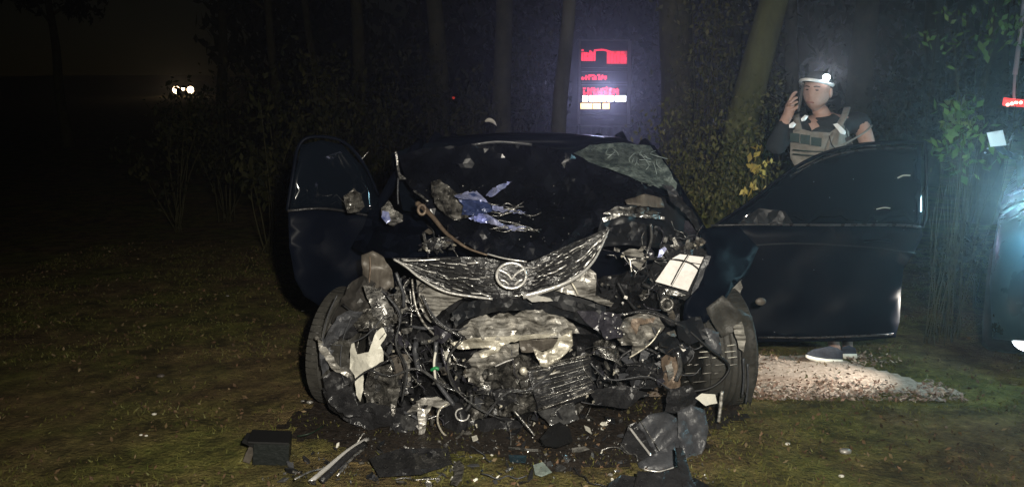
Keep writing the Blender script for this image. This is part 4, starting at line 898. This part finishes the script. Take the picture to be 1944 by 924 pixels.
hd = fromgeo('head', [hm(head_geo()), hm(g_ball((.078, .01, -.005), .026, .35, .7, 1.1)), hm(g_ball((-.078, .01, -.005), .026, .35, .7, 1.1))], skin, per, True)
for s in (-1, 1):
    fromgeo('eye', [hm(g_ball((s*.028, -.080, .012), .011, 1, .7, .38))], blackm, hd, True)
    fromgeo('eyebrow', [hm(g_tube([(s*.045, -.083, .030), (s*.028, -.092, .034), (s*.012, -.093, .030)], .0035, 3, 5))], blackm, hd, True)
fromgeo('hair', [hm(g_ball((0, .022, .018), .084, .93, .98, .92))], M_('dark_hair', (.02, .015, .012), .7, 0, .5, 60, .8, 90, (.05, .035, .03)), hd, True)
fromgeo('lips', [hm(g_tube([(-.022, -.093, -.060), (0, -.101, -.058), (.022, -.093, -.060)], .0045, 3, 5))], M_('lip', (.3, .13, .12), .5), hd, True)
# cap
cp = []
for j in range(8):
    th = PI*.5*j/7
    for k in range(24):
        a = 2*PI*k/24; cp.append(Vector((math.sin(th)*math.cos(a)*.085, math.sin(th)*math.sin(a)*.102, .058+math.cos(th)*.062)))
cf = [(j*24+k, (j+1)*24+k, (j+1)*24+(k+1) % 24, j*24+(k+1) % 24) for j in range(7) for k in range(24)]
cap = fromgeo('cap', [hm((cp, cf))], clothd, per, True)
br = []; brf = []
for j in range(5):
    for k in range(13):
        a = PI+PI*k/12; ext = 1+.75*j/4*math.sin(PI*k/12)
        br.append(Vector((math.cos(a)*.085*(1+.05*j/4), math.sin(a)*.102*ext, .060+.014*j/4*math.sin(PI*k/12)-.020*(abs(math.cos(a))**2)*j/4)))
for j in range(4):
    for k in range(12): brf.append((j*13+k, j*13+k+1, (j+1)*13+k+1, (j+1)*13+k))
fromgeo('cap_brim', [hm((br+[v+Vector((0, 0, -.004)) for v in br], brf+[tuple(i+65 for i in f[::-1]) for f in brf]))], clothd, cap, True)
fromgeo('brim_piping', [hm(g_tube([br[4*13+k] for k in range(13)], .0095, 3, 8))], retro, cap, True)
fromgeo('cap_lamp', [hm(g_ball((.066, -.056, .084), .024, .9, .8, .8))], M_('cap_lamp_lens', (.9, .95, 1), .3, emit=22, ecol=(.9, .95, 1)), cap, True)
lamp('cap_lamp_glow', 'POINT', tuple(HM @ Vector((.085, -.09, .09))), .35, (.85, .92, 1), .02)
lamp('added_cap_halo', 'SPOT', tuple(HM @ Vector((.08, -.11, .09))), 60, (.85, .9, 1), .02, (.2, 0, 2.1), 40, 1)  # spot added, turned to the viewer, for the lamp's halo in the mist
# clothes
shirt = skinned('jacket', {k: (N_[k][0], tuple(x+.014 for x in (N_[k][1] if isinstance(N_[k][1], tuple) else (N_[k][1],)*2))) for k in ('pelvis', 'waist', 'chest', 'upper', 'shR', 'elR')} | {'wr': (P(1491, 226, Yp-.165), .042), 'shL': (N_['shL'][0], .078), 'hL': (P(1644, 252, Yp-.04), .066), 'nk': (P(1559, 223, Yp), .072)},
    [('pelvis', 'waist'), ('waist', 'chest'), ('chest', 'upper'), ('upper', 'shR'), ('shR', 'elR'), ('elR', 'wr'), ('upper', 'shL'), ('shL', 'hL'), ('upper', 'nk')], clothd, per)
skinned('trousers', {'p': (N_['pelvis'][0], (.155, .125)), 'hipR': (N_['hipR'][0], .11), 'knR': (N_['knR'][0], .082), 'cR': (P(1576, 630, Yp), .06), 'hipL': (N_['hipL'][0], .11), 'knL': (N_['knL'][0], .082), 'cL': (P(1606, 622, Yp+.12), .06)},
    [('p', 'hipR'), ('hipR', 'knR'), ('knR', 'cR'), ('p', 'hipL'), ('hipL', 'knL'), ('knL', 'cL')], weave, per)
vest = sheet('vest', [(1500, 250, 4.68), (1515, 243, 4.67), (1540, 250, 4.66), (1575, 252, 4.66), (1600, 235, 4.67), (1612, 250, 4.69), (1616, 300, 4.7), (1600, 350, 4.7), (1530, 350, 4.7), (1500, 300, 4.7)], tan, per, .008, 10, .02, .5, 200, lambda x, y: .0000156*(x-1560)**2, True)
skinned('shirt_front', {'a': (P(1561, 236, Yp-.04), (.10, .09)), 'b': (P(1561, 270, Yp-.05), (.13, .11))}, [('a', 'b')], clothg, per)
for nm, pts in (('vest_strap', [(1516, 246, 4.67), (1512, 228, 4.72), (1512, 218, 4.8)]), ('vest_strap', [(1592, 240, 4.665), (1602, 222, 4.70), (1608, 205, 4.78)])):
    wire(nm, pts, .022, tan, vest, 6, 4, .35)
wire('vest_strap', [(1568, 288, 4.63), (1600, 275, 4.62), (1640, 252, 4.66), (1656, 238, 4.72)], .006, tan, vest, 6, 4)
wire('vest_strap', [(1583, 252, 4.645), (1572, 275, 4.64), (1566, 300, 4.64)], .012, tan, vest, 6, 4, .4)
for k, (a, b, c_, d_) in enumerate([(1500, 252, 1518, 270), (1520, 255, 1538, 274), (1540, 260, 1560, 278)]):
    pc = sheet('pouch', [(a, b, 4.645), (c_, b+2, 4.645), (c_-1, d_+1, 4.64), (a, d_-2, 4.64)], pouchm, vest, .003, 8, .02, .3, 210+k)
wire('pouch_edge', [(1519, 254, 4.632), (1518, 264, 4.63), (1519, 273, 4.63)], .002, tan, vest)
wire('pouch_edge', [(1539, 258, 4.632), (1538, 268, 4.63), (1539, 277, 4.63)], .002, tan, vest)
for nm, ol in (('reflective_patch', [(1498, 236), (1506, 231), (1512, 236), (1506, 243), (1498, 243)]), ('reflective_patch', [(1520, 226), (1528, 218), (1535, 220), (1529, 229), (1522, 231)]), ('reflective_patch', [(1581, 236), (1590, 234), (1607, 250), (1604, 256), (1596, 254)])):
    sheet(nm, [(a, b, 4.64) for a, b in ol], retro, vest, .004, 4, .006, .2, 220+int(ol[0][0]), None, True)
# shoes
tx = bpy.data.textures.new('cloth_folds', 'CLOUDS'); tx.noise_scale = .09
for o in list(per.children):
    if o.name.split('.')[0] in ('jacket', 'trousers', 'shirt_front'):
        dm = o.modifiers.new('folds', 'DISPLACE'); dm.texture = tx; dm.strength = .045; dm.mid_level = .55; dm.texture_coords = 'LOCAL'
sheet('radio', [(1604, 262, 4.63), (1614, 258, 4.63), (1620, 280, 4.63), (1609, 284, 4.63)], blackp, vest, .003, 6, .03, .2, 240)
wire('radio_aerial', [(1609, 260, 4.62), (1606, 246, 4.62), (1604, 232, 4.64)], .003, blackm, vest)
wire('radio_cord', [(1612, 280, 4.62), (1596, 288, 4.61), (1580, 276, 4.62), (1574, 258, 4.64)], .003, blackm, vest)
for v in (284, 292): wire('vest_webbing', [(1505, v, 4.645), (1535, v+3, 4.635), (1562, v+4, 4.635)], .003, pouchm, vest, 5, 4)
def shoe(pts_up, sole, Ys, seed):
    a = sheet('shoe', [(u, v, Ys) for u, v in pts_up], M_('navy_canvas', (.010, .013, .022), .7, 0, .5, 30, .5, 40, (.022, .027, .042)), per, .004, 6, .07, .2, seed, None, True)
    sheet('shoe_sole', [(u, v, Ys-.012) for u, v in sole], whitep, a, .001, 7, .09, .1, seed+1, None, True)
shoe([(1531, 669), (1545, 662), (1562, 659), (1575, 656), (1590, 660), (1600, 666), (1600, 684), (1560, 684), (1532, 676)], [(1529, 672), (1545, 677), (1570, 681), (1600, 682), (1600, 690), (1570, 690), (1540, 684), (1529, 678)], 4.74, 230)
shoe([(1598, 658), (1612, 655), (1624, 660), (1627, 674), (1600, 676)], [(1599, 671), (1627, 671), (1628, 680), (1612, 683), (1600, 682)], 4.82, 234)
ph = tag(fromgeo('phone', [g_box(P(1520, 186, Yp-.17), (.012, .07, .145), Euler((.15, .12, -.3)))], blackm), 'slim black phone pressed to the face of the capped person', 'phone')

# ------------------------------------------------------------------ TREES, shrubs
def leafgeo(cs, n, sz, rg):
    gs = []
    for k in range(n):
        c, r_ = rg.choice(cs)
        d = Vector((rg.gauss(0, 1), rg.gauss(0, 1), rg.gauss(0, 1))).normalized()*r_*rg.random()**.45
        gs.append(g_leaf(Vector(c)+d, sz*rg.uniform(.6, 1.4), rg, 1.5))
    return gs
def tree(base, lean, h, r_, seed, label, crown_n=2200, sz=.07, spread=1.8, limbs=9, name='tree', group=None, bm_=None):
    rg = random.Random(seed); b = Vector((base[0], base[1], hgt(*base)))
    t = thing(name, tuple(b), label, 'tree', group)
    topv = b+Vector((lean[0], lean[1], h)); pts = [b-Vector((0, 0, .1))]
    for k in range(1, 6): pts.append(b.lerp(topv, k/5)+Vector((rg.uniform(-.08, .08), rg.uniform(-.08, .08), 0)))
    gs = [g_tube(pts, lambda q: r_*(1.25-.25*min(1, q*8))*(1-.7*q), 5, 12)]
    cs = []
    for k in range(limbs):
        q = rg.uniform(.45, .98); p = b.lerp(topv, q); a = rg.uniform(0, 6.28); L = spread*rg.uniform(.5, 1)
        e = p+Vector((math.cos(a)*L, math.sin(a)*L, L*rg.uniform(.2, .8)))
        gs.append(g_tube([p, p.lerp(e, .5)+Vector((0, 0, .15)), e], lambda x: r_*.3*(1-.85*x), 4, 6)); cs += [(e, .55), (p.lerp(e, .6), .4)]
        e2 = p.lerp(e, .6)+Vector((rg.uniform(-.6, .6), rg.uniform(-.6, .6), rg.uniform(.1, .5)))
        gs.append(g_tube([p.lerp(e, .5), e2], lambda x: r_*.15*(1-.7*x), 3, 5)); cs.append((e2, .4))
    fromgeo('trunk', gs, bm_ or bark, t, True)
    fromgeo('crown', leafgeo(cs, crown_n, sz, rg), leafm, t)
    return t
def at(u, Y): return ((u-972)*Y/(FPX*ca+216*sa)*1.0, Y)
tree(at(1070, 9), (.02, 0), 7, .10, 1, 'straight trunk rising just left of the red lettered truck', bm_=M_('grey_bark', (.04, .038, .028), .95, 0, .5, 5, 1.0, 16, (.12, .115, .09), spec=.05, streak=(1, 1, .35)))
tree(at(1272, 8.5), (.15, 0), 7.5, .22, 2, 'thick trunk standing right of the red lettered truck')
tree(at(1352, 7.2), (1.45, .3), 6.5, .17, 3, 'leaning tree trunk rising to the right beside the phoning person', limbs=7, bm_=M_('mossy_bark', (.05, .05, .022), .95, 0, .5, 5, 1.0, 16, (.15, .15, .06), spec=.05, streak=(1, 1, .35)))
tree(at(955, 12), (.1, 0), 8, .17, 4, 'dim trunk among the dark woods left of the truck')
for k, (u, Y, lb) in enumerate([(835, 14, 'dim tree in the dark woods above the left end of the car roof'), (700, 17, 'dim tree above the open left door, right of its tip'), (610, 21, 'dim tree directly above the open left door'), (520, 19, 'dim tree between the distant headlights and the left door'), (1500, 14, 'dark trunk right behind the cap of the phoning person'), (1640, 13, 'dark trunk just right of the phoning person'), (1760, 16, 'dark trunk above the outer corner of the open right door'), (1400, 16, 'thin dark trunk between the thick trunk and the phoning person'),
    (130, 24, 'leftmost tree, a black outline in the far left corner'), (420, 26, 'far tree just right of the distant headlights'), (1880, 12, 'dark tree behind the leafy sapling at the right edge'), (1190, 34, 'tree hidden far behind the red lettered truck')]):
    tree(at(u, Y), (rnd.uniform(-.6, .6), 0), rnd.uniform(7, 10), rnd.uniform(.12, .24), 20+k, lb, 1300, .12, 2.4, 7, group='barely lit trees in the dark woods')
def shrub(c, r_, n, sz, mat, seed, label, name='shrub', stems=5, cat='shrub', group=None, sq=1.0, thin=1):
    rg = random.Random(seed); c = Vector(c); t = thing(name, (c.x, c.y, hgt(c.x, c.y)), label, cat, group)
    cs = []; gs = []
    b = Vector((c.x, c.y, hgt(c.x, c.y)-.03))
    for k in range(stems):
        a = rg.uniform(0, 6.28); e = c+Vector((math.cos(a)*r_*.8*rg.random(), math.sin(a)*r_*.6*rg.random(), rg.uniform(-.6, .9)*r_*sq))
        mid = b.lerp(e, .5)+Vector((rg.uniform(-.1, .1), rg.uniform(-.1, .1), .05))
        gs.append(g_tube([b+Vector((rg.uniform(-.1, .1), rg.uniform(-.1, .1), 0)), mid, e], lambda q: (.007*(1-.8*q)+.002)*thin, 4, 5)); cs += [(e, r_*.42)] + ([(mid.lerp(e, .6), r_*.33)] if thin == 1 else [])
    fromgeo('stem', gs, bark, t, True); fromgeo('foliage', leafgeo(cs, n, sz, rg), mat, t)
    return t
shrub(P(1350, 330, 5.9), .55, 2600, .02, leafn, 51, 'olive shrub growing between the cracked windscreen and the right door', stems=14)
shrub(P(1335, 190, 7.9), .80, 1500, .026, leafn, 52, 'tall straggly bush in front of the leaning trunk', stems=14, sq=1.5)
shrub(P(1350, 90, 8.2), .75, 1000, .028, leafn, 53, 'highest sparse leafy sprays left of the leaning trunk', stems=12, sq=1.3)
shrub(P(1290, 380, 6.4), .5, 1300, .022, leafn, 54, 'low dim bush just right of the windscreen', stems=9)
shrub(P(1420, 400, 6.0), .5, 1500, .022, leafn, 55, 'dim bush behind the window frame of the right door', stems=9)
shrub(P(1442, 308, 5.3), .10, 90, .03, leafy, 56, 'small cluster of yellow leaves left of the phoning person', name='yellow_sapling', stems=5)
shrub(P(1812, 275, 5.2), .30, 210, .034, leafb, 57, 'broad leaved green bush between the door and the patrol car', stems=11, thin=.4)
shrub(P(1850, 45, 5.4), .42, 220, .028, leafb, 58, 'tall thin sapling with leafy top in the top right corner', name='sapling', stems=10, thin=.4)
shrub(P(1720, 215, 9.0), .7, 900, .03, leafm, 59, 'dry weeds behind the phoning person', stems=16, sq=.5)
shrub(P(1850, 190, 8.5), .8, 900, .03, leafm, 60, 'tangled dim undergrowth beyond the patrol car', stems=14, sq=.6)
shrub(P(1850, 480, 6.3), .45, 500, .026, leafm, 61, 'low plants on the verge right of the open door', stems=5, thin=.6, sq=.4)
for k, (u, v, Y, r_, lb) in enumerate([(500, 280, 9, .8, 'dim bush just left of the open left door'), (620, 210, 10, .9, 'dim bush rising right above the open left door'), (720, 230, 11, .8, 'dim bush between the left door and the bonnet'), (820, 190, 12, .9, 'dim bush above the left end of the car roof'), (420, 250, 12, .9, 'dim bush right below the distant headlights'), (1000, 150, 13, 1.0, 'dim tall bush just left of the red lettered truck'), (1480, 160, 9.5, .8, 'dark bush right behind the hand of the phoning person'), (330, 280, 11, .8, 'leftmost dim bush, left of the distant headlights'), (900, 240, 10, .6, 'low dim bush behind the middle of the car roof')]):
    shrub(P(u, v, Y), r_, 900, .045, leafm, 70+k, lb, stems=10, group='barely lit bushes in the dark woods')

rgw = random.Random(99); cl = []
for k in range(150):
    y = rgw.uniform(24, 40); x = rgw.uniform(-.32, 1.0)*y
    cl.append(((x, y, hgt(x, y)+rgw.uniform(.3, 11)), rgw.uniform(1.2, 2.6)))
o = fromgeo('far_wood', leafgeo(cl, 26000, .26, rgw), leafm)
tag(o, 'black mass of far woods closing the view behind everything', 'woods', kind='stuff')

# ------------------------------------------------------------------ FIRE TRUCK far behind
redp = M_('glowing_red_film', (.75, .03, .06), .4, 0, .6, 3, 0, 1, (.95, .08, .12), emit=1.5, ecol=(.85, .03, .07))  # emission stands in for light thrown back by the film
whtE = M_('white_work_light', (.9, .9, 1), .4, emit=6, ecol=(.9, .92, 1))
ylwE = M_('amber_work_light', (1, .7, .4), .4, emit=2.6, ecol=(1, .62, .28))
tk = thing('fire_truck', (P(1170, 240, 20).x, 20, hgt(0, 20)), 'dark emergency truck with red lettering and lit strips among the trees', 'truck')
def tp(u, v, Y=19.94): return P(u, v, Y)
def quad(name, u0, v0, u1, v1, mat, par, Y=19.92, th=.03):
    a, b = P(u0, v0, Y), P(u1, v1, Y)
    return fromgeo(name, [g_box(((a.x+b.x)/2, Y, (a.z+b.z)/2), (abs(b.x-a.x), th, abs(b.z-a.z)))], mat, par)
truckb = M_('truck_body_paint', (.003, .003, .004), 1, spec=0)
a, b = P(1098, 74, 20), P(1197, 238, 20)
fromgeo('truck_body', [g_box(((a.x+b.x)/2, 23.5, (a.z+b.z)/2+.0), (b.x-a.x, 7.0, a.z-b.z))], truckb, tk)
for s in (.2, .8):
    for yy in (20.9, 26):
        c = Vector((a.x+(b.x-a.x)*s, yy, hgt(0, yy)+.45)); fromgeo('truck_wheel', [g_lathe([(.2, -.15), (.45, -.15), (.48, -.08), (.48, .08), (.45, .15), (.2, .15)], axisM(c, (1, 0, 0)), 20)], rubber, tk, True)
rg = random.Random(31)
quad('red_panel', 1152, 97, 1190, 122, M_('dull_glowing_red_film', (.5, .03, .05), .4, emit=.4, ecol=(.8, .06, .1)), tk)  # panel glows though the film is no lamp
def glyphs(name, u0, v0, u1, v1, n, mat, Y=19.9, miss=.15):
    gs = []; w_ = (u1-u0)/n
    for k in range(n):
        x = u0+k*w_
        for q in range(4):
            if rg.random() < miss: continue
            uu, vv = x+rg.uniform(0, w_*.5), v0+rg.uniform(0, (v1-v0)*.7); hw, hh = (rg.uniform(.5, 1)*w_, 3.0) if q % 2 else (2.6, rg.uniform(.6, 1)*(v1-v0))
            p, q2 = P(uu, vv, Y), P(min(uu+hw, u1), min(vv+hh, v1), Y)
            gs.append(g_box(((p.x+q2.x)/2, Y-rg.uniform(0, .02), (p.z+q2.z)/2), (abs(q2.x-p.x)+.004, .01, abs(p.z-q2.z)+.004)))
    fromgeo(name, gs, mat, tk)
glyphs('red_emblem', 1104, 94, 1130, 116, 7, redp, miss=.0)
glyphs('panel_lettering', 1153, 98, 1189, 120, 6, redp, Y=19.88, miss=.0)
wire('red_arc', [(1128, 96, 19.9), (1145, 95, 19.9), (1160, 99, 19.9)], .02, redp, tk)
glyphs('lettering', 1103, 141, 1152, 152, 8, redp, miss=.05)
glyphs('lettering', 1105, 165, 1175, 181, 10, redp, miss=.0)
for x0, x1 in ((1106, 1116), (1119, 1150), (1153, 1164), (1168, 1188)):
    quad('light_strip', x0, 182, x1, 193, whtE, tk)
for x0, x1 in ((1102, 1124), (1126, 1140), (1144, 1157)):
    quad('amber_strip', x0, 196, x1, 207, ylwE, tk)
quad('bumper_bar', 1100, 238, 1200, 242, greyp, tk)
tkp = M_('truck_grey_trim', (.10, .10, .12), .6, 0, .5, 4, .2, 9, (.18, .18, .2))
for v in (128, 136, 156, 161): quad('shutter_line', 1104, v, 1192, v+1.2, tkp, tk)
for u in (1099, 1193): quad('body_edge', u, 78, u+2.5, 236, tkp, tk)
quad('roof_edge', 1099, 75, 1196, 78, tkp, tk); quad('step_plate', 1104, 216, 1190, 219, tkp, tk); quad('tow_bar', 1128, 226, 1166, 229, tkp, tk)
lamp('added_strip_glow', 'SPOT', tuple(P(1148, 180, 19.6)), 1150, (.60, .60, 1), .25, (0, 0, 1.4), 26, 1)  # spot added, turned to the viewer, so the mist glows round the strips
# red marker light by the trees
o = fromgeo('marker_light', [g_ball(P(861, 186, 24), .04)], M_('red_marker', (.8, .05, .03), .4, emit=.35, ecol=(1, .08, .05)), None, True)
tag(o, 'tiny red marker light far off in the dark woods', 'light')
# distant car with lit headlights
dc = thing('distant_car', (P(349, 170, 70).x, 70, hgt(0, 70)), 'distant car with headlights on at far left in the dark', 'car')
c = P(349, 170, 70); z0 = hgt(c.x, 70)
fromgeo('body', [loft([[(c.x+s*w_, y, z0+z) for s, z in ((-1, .3), (-1, .8), (-.7, h), (.7, h), (1, .8), (1, .3))] for y, w_, h in ((70.1, .8, .85), (71.2, .88, .95), (71.8, .88, 1.4), (73.6, .88, 1.4), (74.4, .85, .9))])], navy, dc, True)
for u, r_ in ((335, .32), (362, .30), (348, .14)):
    fromgeo('headlight', [g_lathe([(0, 0), (r_*.8, 0), (r_, .04), (r_*.9, .1), (0, .1)], axisM(P(u, 171 if u != 348 else 169, 69.9), (0, -1, 0)), 14)], M_('headlight_glow', (1, .9, .7), .4, emit=14, ecol=(1, .70, .38)), dc, True)
# pale reflector behind the roof
rp = thing('marker_post', (P(932, 234, 8).x, 8, hgt(0, 8)), 'dark post with small white curved reflector behind the car roof', 'post')
b = P(934, 240, 8)
fromgeo('post', [g_tube([(b.x, 8.02, hgt(b.x, 8)), (b.x, 8.02, b.z)], .03, 2, 8)], blackm, rp, True)
fromgeo('reflector', [g_tube([P(921, 231, 7.97), P(928, 228, 7.96), P(936, 231, 7.96), (P(943, 239, 7.97))], lambda t: .003+.024*math.sin(PI*min(1, t*.9+.1)), 4, 8, flat=.6)], M_('white_reflector_cap', (.95, .90, .82), .3, 0), rp, True)
# pale pole upper right

# ------------------------------------------------------------------ PATROL CAR at the right edge (front corner in view)
RZ = R(-33)
pc = thing('patrol_car', (2.62, 4.35, 0), 'dark patrol car with red beacon and white-reflecting mirror at the right edge', 'car', rz=RZ)
def L2W(p): return Matrix.Translation((2.62, 4.35, 0)) @ Matrix.Rotation(RZ, 4, 'Z') @ Vector(p)
def w(g): return [L2W(v) for v in g[0]], g[1]
pcm = M_('patrol_car_paint', (.012, .03, .045), .3, 0, .5, 4, .04, 9, (.016, .04, .055), rvar=.1)
def sc_(y, x0, x1, z0, z1): return [(x0, y, z0), (x0-.03, y, z0+.25), (x0, y, z1-.1), (x0+.12, y, z1), (x1-.12, y, z1), (x1, y, z1-.1), (x1+.03, y, z0+.25), (x1, y, z0)]
fromgeo('body', [w(loft([sc_(0, .15, 1.7, .28, .72), sc_(.15, .04, 1.8, .22, .86), sc_(.9, .0, 1.85, .22, 1.0), (sc_(1.5, 0, 1.85, .24, 1.06)), sc_(4.3, 0, 1.85, .24, 1.1), sc_(4.7, .1, 1.75, .3, 1.0)]))], pcm, pc, True)
fromgeo('cabin', [w(loft([sc_(1.3, .08, 1.77, 1.0, 1.08), sc_(1.95, .18, 1.67, 1.02, 1.52), sc_(3.2, .2, 1.65, 1.04, 1.58), sc_(4.4, .25, 1.6, 1.04, 1.45)]))], glassd, pc, True)
fromgeo('roof', [w(loft([sc_(1.9, .2, 1.65, 1.53, 1.57), sc_(3.2, .2, 1.65, 1.58, 1.62), sc_(4.3, .25, 1.6, 1.46, 1.5)]))], pcm, pc, True)
for x in (.08, 1.77):
    for y in (.85, 3.7):
        fromgeo('wheel', [g_lathe([(.2, -.1), (.31, -.11), (.34, -.07), (.34, .07), (.31, .11), (.2, .1)], axisM(L2W((x, y, .33)), L2W((1, 0, 0))-L2W((0, 0, 0))), 28)], rubber, pc, True)
def wsheet(name, ol, mat, th, seed, parent=None): return sheet(name, ol, mat, parent or pc, .002, 9, th, .1, seed, None, True)
wm = M_('mirror_bright_reflection', (.95, .96, .98), .3)  # white colour stands in for a bright reflection
mi = wsheet('wing_mirror', [(1873, 252, 5.05), (1904, 247, 5.05), (1911, 276, 5.05), (1880, 279, 5.05)], wm, .10, 301)
wsheet('mirror_edge', [(1924, 250, 5.03), (1926, 254, 5.03), (1915, 277, 5.03), (1911, 275, 5.03)], steel, .03, 302, mi)
fromgeo('mirror_stalk', [g_tube([P(1895, 278, 5.1), P(1912, 292, 5.2), P(1935, 300, 5.4)], .02, 3, 6)], pcm, pc, True)
fromgeo('trim_glint', [g_ball(P(1870, 290, 5.0), .007), g_ball(P(1875, 282, 5.0), .006)], chrome, pc, True)
fromgeo('antenna_mast', [g_tube([P(1926, 190, 5.9), P(1925, 176, 5.9), P(1927, 140, 5.9)], .010, 3, 7), g_tube([P(1927, 142, 5.9), P(1934, 90, 5.9), P(1943, 20, 5.9), P(1950, -60, 5.9)], .017, 3, 7)], barkp, pc, True)
bc = fromgeo('beacon_bar', [g_tube([P(1905, 193, 5.9), P(1925, 195, 5.9), P(1990, 200, 6.2)], .035, 3, 8, flat=.6)], M_('red_beacon_lens', (.8, .04, .04), .3, emit=1.2, ecol=(1, .07, .06)), pc, True)
for u in (1913, 1921, 1929, 1938): fromgeo('beacon_led', [g_ball(P(u, 195+(u % 3)*2, 5.84), .012)], M_('beacon_led', (1, .3, .25), .3, emit=9, ecol=(1, .25, .2)), bc, True)
hd2 = fromgeo('headlight', [g_lathe([(0, 0), (.05, 0), (.075, .02), (.07, .05), (0, .06)], axisM(P(1949, 640, 4.40), (-.5, -1, 0)), 18)], M_('lamp_glass_lit', (.9, .95, 1), .3, emit=5, ecol=(.85, .93, 1)), pc, True)
# added blue-white lamp out of view, stands in for glare at the right edge
sl = fromgeo('added_glare_lamp', [g_lathe([(0, 0), (.08, 0), (.085, .03), (0, .035)], axisM(P(1984, 400, 4.28), (-.45, -1, 0)), 18)], M_('added_glare_lens', (.5, .9, 1), .3, emit=20, ecol=(.5, .88, 1)), pc, True)
lamp('added_glare_spot', 'SPOT', tuple(P(1958, 400, 4.16)), 480, (.42, .84, 1), .06, (.6, 0, 2.6), 62, 1)
lamp('added_glare_spill', 'POINT', tuple(P(1958, 390, 4.2)), 24, (.45, .85, 1), .06)

# ------------------------------------------------------------------ thin mist, added so the lamps glow
hz = fromgeo('haze', [g_box((-10, 42, 9), (190, 112, 22))], None); hz.data.materials.clear()
hm_ = bpy.data.materials.new('mist'); hm_.use_nodes = True; N = hm_.node_tree.nodes; N.remove(N['Principled BSDF'])
pvn = N.new('ShaderNodeVolumePrincipled'); pvn.inputs['Density'].default_value = .003; pvn.inputs['Color'].default_value = (.9, .93, 1, 1); pvn.inputs['Anisotropy'].default_value = .8
hm_.node_tree.links.new(pvn.outputs[0], N['Material Output'].inputs['Volume'])
hz.data.materials.append(hm_); tag(hz, 'thin bluish mist added over the whole place to make lamps glow', 'mist', kind='stuff')
